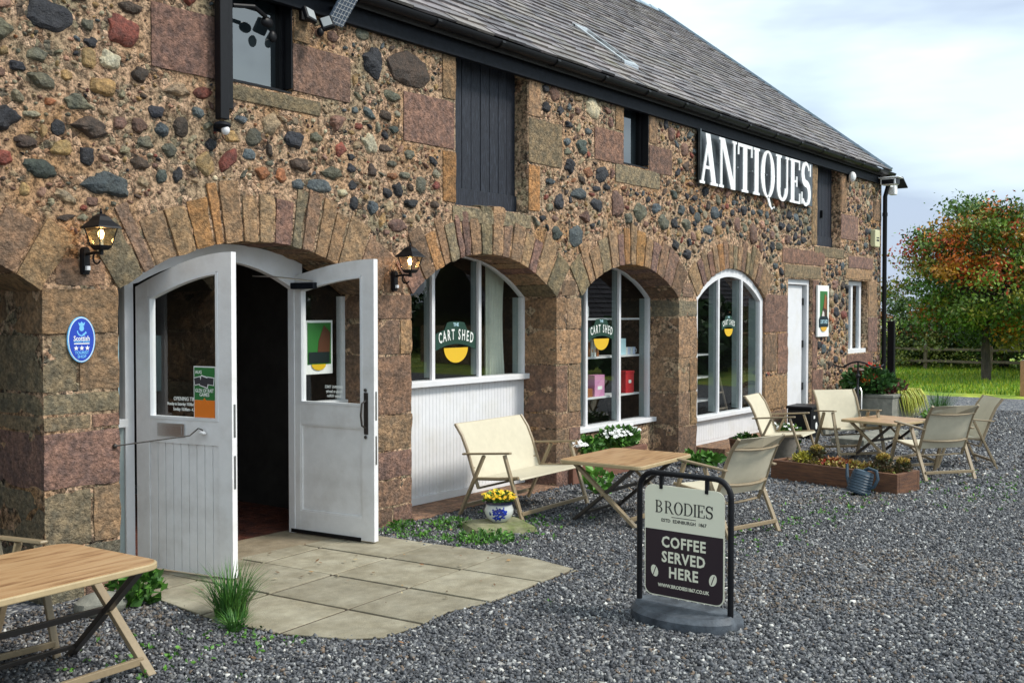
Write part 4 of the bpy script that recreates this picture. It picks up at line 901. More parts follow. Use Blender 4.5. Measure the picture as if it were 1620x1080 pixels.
# second glazed arch: shelves of stock behind
f2 = shopfront(ARCH[3], [3.385, 4.115], 0.385, 0.50, head=0.014, sill_out=0.09)
logo(f2, 3.74, 1.55, 0.41, 0.55)
for z in (0.80, 1.27, 1.72): MB().box(2.68, 4.83, 0.52, 0.76, z-0.022, z).build('shelf', M['white'], barn)
# third: wide arched frame set almost flush
f3 = shopfront(ARCH[4], [6.03, 6.74], 0.03, 0.47, head=0.05, wide=0.06, muld=0.10, sill_out=0.05)
logo(f3, 6.38, 1.62, 0.055, 0.42)
b = MB(); x = 5.345
while x < 7.43: b.box(x+0.001, min(x+0.048, 7.435), 0.052, 0.07, 0.14, 0.414); x += 0.05
b.box(5.345, 7.435, 0.056, 0.08, 0.10, 0.414); b.build('apron_panel', M['white'], f3)
for z in (0.55, 0.88, 1.2): MB().box(5.5, 7.3, 0.7, 0.95, z-0.02, z).build('shelf', M['white'], barn)

# ---- narrow ground-floor window near the corner
b = MB(); x0, x1, z0, z1, y = 10.87, 11.80, 1.14, 2.32, 0.10
for q in [(x0, x0+0.07, z0, z1), (x1-0.09, x1, z0, z1), (11.28, 11.37, z0, z1)]: b.box(q[0], q[1], y, y+0.06, q[2], q[3])
b.box(x0, x1, y-0.003, y+0.06, z1-0.07, z1+0.002); b.box(x0-0.03, x1+0.03, y-0.08, y+0.06, z0-0.10, z0+0.03)
nw = b.build('narrow_window', M['white'], barn, bevel=0.004)
b = MB(); b.add([(x0, y+0.03, z0), (x1, y+0.03, z0), (x1, y+0.03, z1), (x0, y+0.03, z1)], [(0,1,2,3)]); b.build('pane', M['glass'], nw)
b = MB(); b.box(x0, x1, 0.34, 0.36, z0, z1); b.build('blind', flat('blue_blind', (0.10, 0.16, 0.22)), nw)
# ---- side door near the corner
b = MB(); b.box(8.28, 8.36, 0.05, 0.14, 0.1, 2.29); b.box(9.16, 9.24, 0.05, 0.14, 0.1, 2.29); b.box(8.36, 9.16, 0.05, 0.14, 2.21, 2.29)
b.box(8.37, 9.08, 0.10, 0.14, 0.1, 2.20)
sdr = b.build('side_door', M['white'], barn, bevel=0.004)
b = MB()
for z in (1.90, 1.25, 0.6): b.box(9.075, 9.12, 0.085, 0.10, z, z+0.11)
b.build('hinge', M['black'], sdr)
b = MB(); b.box(8.28, 9.24, -0.01, 0.14, -0.02, 0.098); b.build('door_step', M['concrete'], sdr)

# ---- main entrance: frame with sidelights and arched head
FY = 0.36
HL, HR = -2.45, -0.99
b = MB(); e = ARCH[1]; outer = arc_pts(e, 28)
def zin(x):
    t = (x - (HL + HR)/2) / ((HR - HL)/2); return 1.97 + 0.20 * (1 - min(1, t*t))
pts_ = [(x, z - 0.003) for x, z in outer if x <= -0.90]
for i in range(len(pts_) - 1):
    (xa, za), (xb, zb) = pts_[i], pts_[i+1]; la, lb = min(zin(xa), za-0.01), min(zin(xb), zb-0.01)
    if xb < HL - 0.06: continue
    b.add([(xa, FY, za), (xb, FY, zb), (xb, FY, lb), (xa, FY, la), (xa, FY+0.07, za), (xb, FY+0.07, zb), (xb, FY+0.07, lb), (xa, FY+0.07, la)], [(0,1,2,3),(7,6,5,4),(3,2,6,7),(0,4,5,1)])
b.box(HL-0.07, HL, FY+0.003, FY+0.075, 0.014, 1.99); b.box(HR, HR+0.07, FY+0.003, FY+0.075, 0.014, 2.1)
b.box(-2.81, HL-0.071, FY-0.03, FY+0.07, 1.00, 1.055); b.box(HR+0.071, -0.42, FY-0.03, FY+0.07, 1.00, 1.055)
b.box(-2.81, -2.77, FY+0.003, FY+0.07, 0.014, 1.92); b.box(-0.46, -0.42, FY+0.003, FY+0.07, 0.014, 1.92)
ef = b.build('entrance_frame', M['white'], barn, bevel=0.003)
b = MB(); b.box(-2.769, HL-0.072, FY+0.02, FY+0.05, 0.02, 0.998); b.build('sidelight_panel', M['greyside'], ef); b = MB(); b.box(HR+0.072, -0.461, FY+0.02, FY+0.05, 0.02, 0.998); b.build('sidelight_panel', M['greyside'], ef)
b = MB(); b.add([(-2.80, FY+0.03, 1.05), (HL-0.06, FY+0.03, 1.05), (HL-0.06, FY+0.03, 2.02), (-2.80, FY+0.03, 1.92)], [(0,1,2,3)]); b.build('pane', M['glass'], ef); b = MB()
b.add([(HR+0.06, FY+0.03, 1.05), (-0.43, FY+0.03, 1.05), (-0.43, FY+0.03, 1.92), (HR+0.06, FY+0.03, 2.1)], [(0,1,2,3)]); b.build('pane', M['glass'], ef)
b = MB(); b.box(-2.74, -2.56, FY+0.012, FY+0.02, 1.22, 1.62); nt_ = b.build('notice', M['paleblue'], ef)
def poster(parent, x0, x1, z0, z1, y, nm='logo_poster'):
    b = MB(); b.box(x0, x1, y-0.004, y, z0, z1); p = b.build(nm, M['paper'], parent)
    return p
W_ = 0.30
b = MB(); b.box(-0.86, -0.56, FY+0.012, FY+0.018, 1.28, 1.72); p = b.build('window_poster', M['paper'], ef)
b = MB(); b.box(-0.84, -0.58, FY+0.008, FY+0.0115, 1.36, 1.70, (0.03, 0.16, 0.03))
b.prism([(-0.74, 1.38), (-0.60, 1.38), (-0.59, 1.62), (-0.66, 1.68), (-0.72, 1.55)], FY+0.005, FY+0.0075, (0.10, 0.04, 0.02)); b.box(-0.83, -0.60, FY+0.003, FY+0.0045, 1.37, 1.46, (0.01, 0.02, 0.02))
b.prism([(-0.80 + 0.08 + 0.08*math.cos(math.pi + math.pi*i/8), 1.36 + 0.05*math.sin(math.pi + math.pi*i/8)) for i in range(9)], FY+0.003, FY+0.006, (0.7, 0.45, 0.02))
b.build('poster_print', M['gloss'], ef)

# ---- door leaves (local x from hinge outwards, -y face towards the viewer)
def leaf(hx, hy, ang, w, zh, zo, kind):
    o_z = lambda x: zh + (zo - zh) * math.sin(min(1, max(0, x/w)) * math.pi/2)
    s = 0.115; T = 0.048
    def strip(mb, xa, xb, zlo, zhi, y0, y1, n=10):
        for i in range(n):
            a_, c_ = xa + (xb-xa)*i/n, xa + (xb-xa)*(i+1)/n
            la, lc = (zlo(a_), zlo(c_)) if callable(zlo) else (zlo, zlo); ua, uc = (zhi(a_), zhi(c_)) if callable(zhi) else (zhi, zhi)
            f = [(0,1,2,3),(7,6,5,4),(3,2,6,7),(0,4,5,1)]
            if i == 0: f.append((0,3,7,4))
            if i == n-1: f.append((1,5,6,2))
            mb.add([(a_, y0, la), (c_, y0, lc), (c_, y0, uc), (a_, y0, ua), (a_, y1, la), (c_, y1, lc), (c_, y1, uc), (a_, y1, ua)], f)
    b = MB(); z0 = 0.03
    strip(b, 0, s, z0, o_z, 0, T, 3); strip(b, w-s, w, z0, o_z, 0, T, 3); strip(b, s, w-s, lambda x: o_z(x)-0.12, o_z, 0.0008, T-0.0008, 12)
    b.box(s+0.0001, w-s-0.0001, 0.0008, T-0.0008, 0.90, 1.06)
    if kind == 'board':
        x = s
        while x < w - s - 0.01: b.box(x+0.0035, min(x+0.066, w-s), 0.010, T-0.01, z0, 0.899); x += 0.069
        b.box(s, w-s, 0.018, T-0.012, z0, 0.899)
    else:
        b.box(s, w-s, 0.0008, T-0.0008, z0, 0.20); b.box(s, w-s, 0.016, T-0.01, 0.20, 0.899)
        for q in [(s, s+0.012, 0.20, 0.899), (w-s-0.012, w-s, 0.20, 0.899)]: b.box(q[0], q[1], 0.004, 0.016, q[2], q[3])
        b.box(s+0.012, w-s-0.012, 0.004, 0.016, 0.20, 0.212); b.box(s+0.012, w-s-0.012, 0.004, 0.016, 0.887, 0.899)
    lf = b.build('door_leaf', M['grey'], barn, bevel=0.0)
    lf.location = (hx, hy, 0); lf.rotation_euler = (0, 0, ang)
    b = MB(); q = 0.018
    b.box(s, s+q, -0.004, T+0.002, 1.061, o_z(s)-0.125); b.box(w-s-q, w-s, -0.004, T+0.002, 1.061, o_z(w-s)-0.125); b.box(s+q, w-s-q, -0.004, T+0.002, 1.061, 1.061+q)
    strip(b, s+q, w-s-q, lambda x: o_z(x)-0.12-q, lambda x: o_z(x)-0.1205, -0.004, T+0.002, 10); b.build('glazing_bead', M['white'], lf)
    n = 12; pl = [(s, 1.06)] + [(s + (w-2*s)*i/n, o_z(s + (w-2*s)*i/n) - 0.12) for i in range(n+1)] + [(w-s, 1.06)]
    b = MB(); b.add([(x, T*0.5, z) for x, z in pl], [tuple(range(len(pl)))]); b.build('pane', M['glass'], lf)
    # lock plates in the leading edge
    for za in (0.62, 0.96): MB().box(w, w+0.002, 0.014, 0.034, za, za+0.22).build('lock_plate', M['metal'], lf)
    return lf
LA = math.atan2(-0.80, -2.30-(-2.45)); lw = 0.84
lL = leaf(HL, 0.34, LA, lw, 1.96, 2.18, 'board')
b = MB(); b.box(0.20, 0.44, -0.012, 0.0, 0.945, 1.035); lb = b.build('letter_box', M['metal'], lL, bevel=0.003)
b = MB(); b.box(0.22, 0.42, -0.016, -0.0125, 0.96, 1.02); b.build('letter_flap', M['metal'], lL, bevel=0.002)
b = MB(); b.box(0.505, 0.695, 0.012, 0.018, 1.075, 1.425, (0.8, 0.8, 0.8)); ps = b.build('games_poster', M['gloss'], lL)
b = MB(); b.box(0.513, 0.687, 0.009, 0.0118, 1.20, 1.417, (0.025, 0.17, 0.045)); b.box(0.513, 0.687, 0.009, 0.0118, 1.083, 1.1985, (0.78, 0.20, 0.02))
b.prism([(0.513, 1.17), (0.54, 1.20), (0.57, 1.175), (0.60, 1.215), (0.64, 1.17), (0.67, 1.20), (0.687, 1.18), (0.687, 1.15), (0.513, 1.15)], 0.0075, 0.0086, (0.78, 0.20, 0.02))
for (x0, x1, z0, z1, r_) in [(0.515, 0.575, 1.30, 1.355, 0.2), (0.625, 0.686, 1.30, 1.355, -0.1), (0.565, 0.64, 1.285, 1.36, -0.25)]:
    cx_, cz_ = (x0+x1)/2, (z0+z1)/2; hw_, hh_ = (x1-x0)/2, (z1-z0)/2; 
    rc = lambda u, v, r_=r_: (cx_ + u*math.cos(r_) - v*math.sin(r_), cz_ + u*math.sin(r_) + v*math.cos(r_))
    b.prism([rc(-hw_, -hh_), rc(hw_, -hh_), rc(hw_, hh_), rc(-hw_, hh_)], 0.006 - x0*0.001, 0.0072, (0.8, 0.8, 0.8)); b.prism([rc(-hw_*0.85, -hh_*0.8), rc(hw_*0.85, -hh_*0.8), rc(hw_*0.85, hh_*0.8), rc(-hw_*0.85, hh_*0.8)], 0.004 - x0*0.001, 0.0052, (0.04, 0.04, 0.05))
b.build('poster_print', M['gloss'], lL)
text('poster_words', 'GLEN OF RAIT', 0.034, M['paper'], lL, (0.60, 0.008, 1.262), off=0.0005, sx=0.72, ext=0.0005); text('poster_words', 'GAMES', 0.034, M['paper'], lL, (0.60, 0.008, 1.235), off=0.0005, sx=0.8, ext=0.0005)
text('poster_words', 'AUG', 0.03, M['paper'], lL, (0.55, 0.008, 1.385), off=0.0005, sx=0.9, ext=0.0005)
for ob_side, lfx, flip in ((0, lL, 1),):
    text('opening_times', 'OPENING TIMES', 0.036, M['paper'], lfx, (0.43, 0.020, 1.20), off=0.0006, sx=0.85, ext=0.0004)
    text('opening_times', 'Monday to Saturday: 10.00am - 4.30pm', 0.030, M['paper'], lfx, (0.42, 0.020, 1.165), off=0.0006, sx=0.66, ext=0.0004)
    text('opening_times', 'Sunday: 10.00am - 4.30pm', 0.030, M['paper'], lfx, (0.43, 0.020, 1.13), off=0.0006, sx=0.72, ext=0.0004)
RA = math.atan2(-0.85, 0.075); rw = 0.865
lR = leaf(HR, 0.42, RA, rw, 2.06, 2.19, 'panel')
b = MB(); b.box(rw-0.095, rw-0.055, -0.008, 0.0, 0.85, 1.17); hd = b.build('handle_plate', M['bronzedark'], lR, bevel=0.003)
b = MB(); b.tube([(rw-0.075, -0.006, 0.90), (rw-0.082, -0.045, 0.92), (rw-0.085, -0.055, 1.0), (rw-0.082, -0.045, 1.09), (rw-0.075, -0.006, 1.11)], 0.008, 8)
b.ellipsoid((rw-0.075, -0.012, 1.19), 0.014, 0.010, 0.014); b.ellipsoid((rw-0.075, -0.012, 0.83), 0.014, 0.010, 0.014); b.build('pull_handle', M['bronzedark'], lR, smooth=True)
b = MB(); b.box(0.02, rw-0.13, -0.010, 0.0, 0.022, 0.05); b.build('draught_brush', M['black'], lR)
b = MB(); b.box(0.06, 0.30, -0.05, 0.0, 1.97, 2.02); b.build('door_closer', M['fascia'], lR, bevel=0.005)
b = MB(); b.tube([(0.28, -0.03, 2.03), (0.08, -0.22, 2.06), (-0.10, -0.30, 2.07)], 0.006, 6); b.build('closer_arm', M['metal'], lR)
for (s_, z_, w_) in (('OPENING TIMES', 1.20, 0.8), ('Monday to Saturday', 1.165, 0.62), ('Sunday: 10.00am', 1.13, 0.66)):
    text('opening_times', s_, 0.032, M['paper'], lR, (0.45, 0.020, z_), off=0.0006, sx=-w_, ext=0.0004)
# ---- hook holding the left leaf back to the pier
b = MB(); px = Vector((-2.86, -0.03, 0.93)); q = Vector((HL + 0.62*math.cos(LA), 0.34 + 0.62*math.sin(LA), 0.985)) + Vector((-0.03, 0.0, 0.0))
b.tube([px, px.lerp(q, 0.85) + Vector((0, 0, -0.005)), q + Vector((-0.01, 0.03, 0.03)), q + Vector((0, 0, 0.02)), q], 0.005, 6); b.ellipsoid(px, 0.016, 0.016, 0.016); b.build('door_hook', M['bronzedark'], barn, smooth=True)
b = MB(); b.ellipsoid(q, 0.02, 0.03, 0.014, 8, 5); b.build('hook_stop', M['white'], barn, smooth=True)

# ================================================================== THINGS ON THE WALL
# ---- ANTIQUES sign
sg = empty('shop_sign', (5.25, -0.002, 3.40)); tag(sg, 'long dark board with large white serif letters reading ANTIQUES under the eaves', 'sign')
b = MB(); b.box(0.0, 3.82, -0.055, -0.03, 0.0, 0.64); b.box(0.0, 0.03, -0.085, -0.0301, -0.02, 0.66)
b.build('board', M['signback'], sg, bevel=0.003)
b = MB()
for x in (0.3, 1.6, 3.2): b.box(x, x+0.05, -0.03, -0.001, 0.05, 0.58)
b.build('batten', M['black'], sg)
obs = serif('letter', 'ANTIQUES', 0.63, M['letter'], sg, -0.075, -0.105, -0.02, width=3.66, ext=0.012, gap=0.05, w=0.56, T=0.165, h=0.052, sf=0.05)
b = MB()
for i in range(8): b.box(0.1 + i*0.47, 0.12 + i*0.47, -0.104, -0.0551, 0.28, 0.30)
b.build('stand_off', M['metal'], sg)

# ---- oval tourist plaque
pq = empty('oval_plaque', (-3.085, -0.018, 1.615)); tag(pq, 'blue oval enamel plaque with thistle and three stars on the left pier', 'plaque')
def oval(rx, rz, n=36, cx=0, cz=0): return [(cx + rx*math.cos(2*math.pi*i/n), cz + rz*math.sin(2*math.pi*i/n)) for i in range(n)]
MB().prism(oval(0.094, 0.142), -0.010, 0.0).build('rim', M['skyblue'], pq)
MB().prism(oval(0.083, 0.131), -0.0125, -0.0102).build('face', M['blue'], pq)
b = MB()
for q in ring(0, 0, 0.0885, 0.1365, 0.003, 0.003, 0, 360, 36): b.prism(q, -0.0118, -0.010)
b.box(-0.052, 0.052, -0.014, -0.0126, -0.028, -0.022)
def star(cx, cz, r): return [(cx + (r if i % 2 == 0 else r*0.42)*math.sin(math.pi*i/5), cz + (r if i % 2 == 0 else r*0.42)*math.cos(math.pi*i/5)) for i in range(10)]
for x in (-0.038, 0, 0.038): b.prism(star(x, -0.053, 0.017), -0.014, -0.0126)
b.build('stars', M['paper'], pq)
b = MB()
b.prism(oval(0.016, 0.018, 14, 0, 0.070), -0.014, -0.0126)
b.prism([(-0.016, 0.085), (0.016, 0.085), (0.024, 0.108), (0.010, 0.100), (0, 0.112), (-0.010, 0.100), (-0.024, 0.108)], -0.0144, -0.0126)
for q in ring(0, 0.055, 0.032, 0.034, 0.007, 0.007, 180, 350, 12): b.prism(q, -0.0137, -0.0126)
b.prism([(0.004, 0.02), (0.034, 0.04), (0.030, 0.048), (0.006, 0.034)], -0.0141, -0.0126)
b.build('thistle', M['skyblue'], pq)
text('plaque_word', 'Scottish', 0.044, M['paper'], pq, (0, -0.0135, 0.006), off=0.0006, sx=0.78, ext=0.0006)
text('plaque_word', 'TOURIST BOARD', 0.017, M['skyblue'], pq, (0, -0.0135, -0.014), off=0.0003, sx=0.85, ext=0.0006)
text('plaque_word', 'TOURIST', 0.026, M['skyblue'], pq, (0, -0.0135, -0.082), off=0.0006, sx=0.9, ext=0.0006)
text('plaque_word', 'SHOP', 0.026, M['skyblue'], pq, (0, -0.0135, -0.106), off=0.0006, sx=0.9, ext=0.0006)

# ---- framed poster board
pb = empty('poster_board', (9.59, -0.02, 1.81)); tag(pb, 'white framed shop poster hung between the side door and corner window', 'poster')
MB().box(-0.24, 0.24, -0.03, 0.0, -0.40, 0.40).build('board', M['paper'], pb, bevel=0.003)
b = MB(); b.box(-0.15, 0.17, -0.0325, -0.0302, -0.12, 0.31, (0.03, 0.17, 0.035)); b.prism([(-0.13, -0.12), (0.15, -0.12), (0.16, 0.20), (0.06, 0.28), (0.0, 0.10), (-0.06, 0.0)], -0.0345, -0.0326, (0.06, 0.03, 0.02))
b.prism([(0.0, 0.05), (0.12, 0.02), (0.11, 0.24), (0.05, 0.27)], -0.0365, -0.0346, (0.30, 0.10, 0.03)); b.prism([(-0.10, -0.12), (0.03, -0.12), (0.02, -0.02), (-0.04, 0.01)], -0.0372, -0.0366, (0.7, 0.65, 0.6))
b.build('picture', M['gloss'], pb)
b = MB(); b.prism([(-0.20, -0.13), (-0.15, -0.08), (0.15, -0.08), (0.20, -0.13), (0.19, -0.25), (-0.19, -0.25)], -0.040, -0.0375, (0.008, 0.02, 0.03)); b.prism([(0.13*math.cos(math.pi+math.pi*i/10), -0.25 + 0.07*math.sin(math.pi+math.pi*i/10)) for i in range(11)], -0.041, -0.0376, (0.72, 0.40, 0.05)); b.build('badge', M['gloss'], pb)
text('badge_word', 'CART SHED', 0.085, M['paleblue'], pb, (0, -0.0415, -0.17), off=0.001, sx=0.68, ext=0.0006)

# ---- wall lanterns
M['bulb'] = mat('lit_bulb', (1, 0.8, 0.5), emit=(1.0, 0.62, 0.25), estr=14)
def lantern(x, z, label):
    t = empty('wall_lantern', (x, -0.014, z)); tag(t, label, 'lantern', 'lit lanterns either side of the open doors')
    b = MB(); prof = [(-0.028, -0.115), (0.028, -0.115), (0.036, -0.09), (0.036, 0.055), (0.03, 0.075), (0.015, 0.085), (-0.015, 0.085), (-0.03, 0.075), (-0.036, 0.055), (-0.036, -0.09)]
    b.prism(prof, -0.028, 0.0); b.prism([(u*0.8, v*0.9) for u, v in prof], -0.038, -0.0281); b.build('back_plate', M['black'], t, bevel=0.002)
    MB().box(-0.016, 0.016, -0.058, -0.036, -0.085, -0.055).build('motion_sensor', M['white'], t, bevel=0.003)
    b = MB(); b.tube([(0, -0.03, 0.03), (0, -0.12, 0.04), (0, -0.20, 0.035)], 0.011, 8)
    sp = [(0, -0.15 - 0.042*math.cos(a), 0.0 + 0.042*math.sin(a)) for a in [R(q) for q in range(60, 331, 30)]]; b.tube(sp, 0.007, 8)
    b.tube([(0, -0.20, 0.02), (0, -0.20, 0.06)], 0.016, 8); b.build('arm', M['black'], t, smooth=True)
    def sq(w, zz): return [(-w, -0.20-w, zz), (w, -0.20-w, zz), (w, -0.20+w, zz), (-w, -0.20+w, zz)]
    b = MB()
    b.add(sq(0.036, 0.055) + sq(0.052, 0.075) + sq(0.055, 0.088), [(3,2,1,0), (0,1,5,4),(1,2,6,5),(2,3,7,6),(3,0,4,7),(4,5,9,8),(5,6,10,9),(6,7,11,10),(7,4,8,11),(8,9,10,11)])
    for sx in (-1, 1):
        for sy in (-1, 1): b.bar((sx*0.053, -0.20+sy*0.053, 0.085), (sx*0.082, -0.20+sy*0.082, 0.212), 0.008, 0.008)
    b.build('lamp_frame', M['black'], t)
    b = MB(); b.add(sq(0.105, 0.208) + sq(0.100, 0.220) + sq(0.060, 0.262) + sq(0.042, 0.292) + sq(0.016, 0.312), [(3,2,1,0)] + [(k*4+i, k*4+(i+1) % 4, k*4+4+(i+1) % 4, k*4+4+i) for k in range(4) for i in range(4)] + [(16,17,18,19)])
    b.tube([(0, -0.20, 0.31), (0, -0.20, 0.325), (0, -0.20, 0.335), (0, -0.20, 0.35)], [0.006, 0.013, 0.006, 0.008], 8); b.build('lamp_roof', M['black'], t)
    b = MB(); lo, hi = sq(0.052, 0.09), sq(0.081, 0.207); b.add(lo + hi, [(0,1,5,4),(1,2,6,5),(2,3,7,6),(3,0,4,7)]); b.build('lamp_glass', M['lampglass'], t)
    b = MB(); b.lathe([(0.0, 0.20), (0.014, 0.196), (0.022, 0.178), (0.022, 0.165), (0.012, 0.135), (0.010, 0.13)], 12, 0, -0.20); b.build('bulb', M['bulb'], t, smooth=True)
    MB().tube([(0, -0.20, 0.088), (0, -0.20, 0.132)], 0.016, 10).build('lamp_socket', M['paper'], t)
    ld = bpy.data.lights.new('lamp_glow', 'POINT'); ld.energy = 1.6; ld.color = (1, 0.55, 0.2); ld.shadow_soft_size = 0.022
    t.scale = (0.76, 0.95, 0.86)
    lo_ = bpy.data.objects.new('lamp_glow', ld); lo_.location = (0, -0.20, 0.15); lo_.parent = t; col.objects.link(lo_)
    return t
lantern(-3.055, 2.118, 'lit black wall lantern on the stone left of the open doors')
lantern(-0.235, 2.06, 'lit black wall lantern between the open doors and the first arched window')

# ---- lights and cameras under the eaves
def flood(loc, rz, label, kind='black'):
    t = empty('floodlight', loc, rz); tag(t, label, 'security light')
    b = MB(); b.box(-0.05, 0.05, -0.02, 0.03, -0.02, 0.05); b.tube([(0, 0, 0.0), (0, -0.08, -0.03)], 0.012, 6); b.build('bracket', M['black'], t)
    b = MB(); 
    m = Matrix.Translation((-0.04, -0.12, -0.01)) @ Matrix.Rotation(R(-30), 4, 'X') @ Matrix.Rotation(R(20), 4, 'Z'); b.tbox(m, 0.055, 0.02, 0.06)
    m2 = Matrix.Translation((0.10, -0.13, -0.05)) @ Matrix.Rotation(R(-35), 4, 'X') @ Matrix.Rotation(R(-35), 4, 'Z'); b.tbox(m2, 0.05, 0.02, 0.06)
    h = b.build('lamp_head', M['black'], t, bevel=0.012)
    b = MB(); b.tbox(m @ Matrix.Translation((0, -0.0215, 0)), 0.040, 0.003, 0.045); b.tbox(m2 @ Matrix.Translation((0, -0.0215, 0)), 0.036, 0.003, 0.045); b.build('lens', flat('frosted_lens', (0.30, 0.32, 0.33)), t, bevel=0.004)
    MB().ellipsoid((0.05, -0.12, -0.12), 0.028, 0.03, 0.035).build('motion_sensor', M['black'], t, smooth=True)
    return t
flood((-1.22, -0.05, 4.00), R(-15), 'black twin head security floodlight under the gutter beside the first upper window')
t = empty('solar_panel', (-0.97, -0.18, 4.10)); tag(t, 'small solar panel hung below the gutter beside the floodlight', 'solar panel')
m = Matrix.Rotation(R(38), 4, 'X') @ Matrix.Rotation(R(4), 4, 'Y'); MB().tbox(m, 0.085, 0.008, 0.13).build('panel', M['solar'], t, bevel=0.002)
b = MB()
for i in range(5): b.tbox(m @ Matrix.Translation((-0.068 + i*0.034, -0.0092, 0)), 0.0015, 0.001, 0.125)
for i in range(7): b.tbox(m @ Matrix.Translation((0, -0.0090, -0.11 + i*0.036)), 0.082, 0.001, 0.0015)
b.build('grid', M['letter'], t); MB().bar((0, 0.01, 0), (0, 0.12, 0.03), 0.03, 0.02).build('bracket', M['black'], t)
t = empty('wall_light', (-1.93, -0.02, 3.93)); tag(t, 'black spotlight arm reaching across the first upper window', 'security light')
b = MB(); b.tube([(0, -0.05, 0), (0.18, -0.06, 0.03), (0.33, -0.01, 0.0)], 0.016, 8); b.build('arm', M['black'], t)
b = MB(); b.ellipsoid((0.36, 0.01, -0.03), 0.055, 0.03, 0.04, 12, 8); b.ellipsoid((0.42, 0.02, -0.12), 0.035, 0.025, 0.045, 12, 8); b.build('lamp_head', M['black'], t, smooth=True)
t = empty('motion_sensor', (-2.035, -0.02, 3.06)); tag(t, 'black motion sensor with white lens at the foot of the short downpipe', 'sensor')
b = MB(); b.ellipsoid((0, -0.06, 0.02), 0.062, 0.06, 0.028, 14, 8); b.box(-0.03, 0.03, -0.03, 0.0, -0.02, 0.03); b.build('housing', M['fascia'], t, smooth=True)
MB().ellipsoid((0.008, -0.085, -0.015), 0.030, 0.030, 0.034, 12, 8).build('lens', M['white'], t, smooth=True)
t = empty('security_camera', (12.28, -0.06, 4.02)); tag(t, 'white bullet camera under the gutter at the barn corner', 'camera')
b = MB(); b.box(-0.10, 0.10, -0.30, -0.03, 0.0, 0.11); b.box(-0.13, 0.13, -0.36, 0.0, 0.112, 0.135); b.build('housing', M['letter'], t, bevel=0.015); b = MB(); b.box(-0.08, 0.08, -0.315, -0.301, 0.01, 0.10); b.box(-0.105, -0.101, -0.27, -0.06, 0.01, 0.09); b.build('lens', M['black'], t)
t = empty('security_camera', (12.72, -0.12, 4.00)); tag(t, 'white solar camera with black panel projecting past the barn corner', 'camera')
b = MB(); b.box(-0.17, 0.02, -0.03, 0.03, 0.02, 0.10); b.box(0.0, 0.17, -0.06, 0.06, -0.10, 0.09); b.build('housing', M['letter'], t, bevel=0.015); m = Matrix.Translation((0.26, -0.05, 0.13)) @ Matrix.Rotation(R(28), 4, 'Y'); MB().tbox(m, 0.17, 0.12, 0.012).build('panel', M['black'], t, bevel=0.004)
b = MB(); b.tube([(0.17, 0, -0.06), (0.24, 0, -0.02), (0.24, 0, 0.10)], 0.010, 6); b.build('bracket', M['black'], t)
t = empty('alarm_box', (12.04, -0.012, 3.08)); tag(t, 'cream burglar alarm box high on the wall near the corner', 'alarm box')
MB().box(-0.13, 0.13, -0.09, 0.0, -0.15, 0.15).build('housing', flat('cream_plastic', (0.60, 0.58, 0.36)), t, bevel=0.012)
b = MB(); b.box(-0.06, 0.08, -0.0925, -0.0905, 0.0, 0.02); b.box(-0.06, 0.08, -0.0925, -0.0905, -0.05, -0.02); b.build('print', M['ink'], t)
t = empty('wall_light', (10.75, -0.05, 4.02)); tag(t, 'small white sensor light under the gutter beside the second loft hatch', 'security light')
MB().ellipsoid((0, -0.04, 0), 0.07, 0.06, 0.085, 10, 8).build('housing', M['letter'], t, smooth=True); MB().box(-0.03, 0.03, 0.0, 0.048, -0.03, 0.06).build('bracket', M['black'], t)

# ================================================================== STOCK BEHIND THE GLASS
def goods(name, label, cat, loc, parts, group='goods on the window shelves'):
    t = empty(name, loc); tag(t, label, cat, group)
    for nm, bb, mm in parts: bb.build(nm, mm, t, bevel=0.003)
goods('gift_box', 'red gift box on the lowest shelf of the second arched window', 'box', (4.62, 0.60, 0.80), [('carton', MB().box(-0.10, 0.10, -0.06, 0.06, 0, 0.24), M['red']), ('lid', MB().box(-0.105, 0.105, -0.065, 0.065, 0.2405, 0.27), M['red']), ('print', MB().box(-0.03, 0.03, -0.062, -0.0602, 0.12, 0.16), M['paper'])])
goods('gift_box', 'pink gift box on the lowest shelf of the second arched window', 'box', (3.92, 0.60, 0.80), [('carton', MB().box(-0.11, 0.11, -0.06, 0.06, 0, 0.25), M['pink']), ('print', MB().box(-0.05, 0.05, -0.062, -0.0602, 0.08, 0.12), M['paper'])])
goods('gift_box', 'small copper coloured box beside the pink one in the second window', 'box', (3.72, 0.60, 0.80), [('carton', MB().box(-0.06, 0.06, -0.05, 0.05, 0, 0.10), M['copper'])])
goods('gift_box', 'pale blue box beside the mugs in the second arched window', 'box', (4.48, 0.60, 1.27), [('carton', MB().box(-0.08, 0.06, -0.05, 0.05, 0, 0.20), M['paleblue'])])
goods('storage_jar', 'white jar on the top shelf of the second arched window', 'jar', (3.66, 0.60, 1.72), [('carton', MB().lathe([(0.05, 0.0), (0.06, 0.02), (0.06, 0.13), (0.045, 0.15)], 14), M['paper']), ('lid', MB().lathe([(0.0, 0.152), (0.05, 0.152), (0.05, 0.17), (0.0, 0.175)], 14), M['paper'])])
for i in range(4):
    t = empty('mug', (4.60 + i*0.062, 0.60, 1.27)); tag(t, 'one of four blue and white mugs in a row on the middle window shelf', 'mug', 'mugs in a row on the window shelf')
    MB().lathe([(0.0, 0.0), (0.033, 0.0), (0.037, 0.09), (0.032, 0.09), (0.030, 0.01)], 12).build('body', M['mug'] if i % 2 else M['paper'], t, smooth=True)
    b = MB(); b.tube([(0.035 + 0.0, -0.01, 0.07), (0.06, -0.02, 0.06), (0.06, -0.02, 0.03), (0.036, -0.01, 0.02)], 0.006, 6); b.build('handle', M['paper'], t)
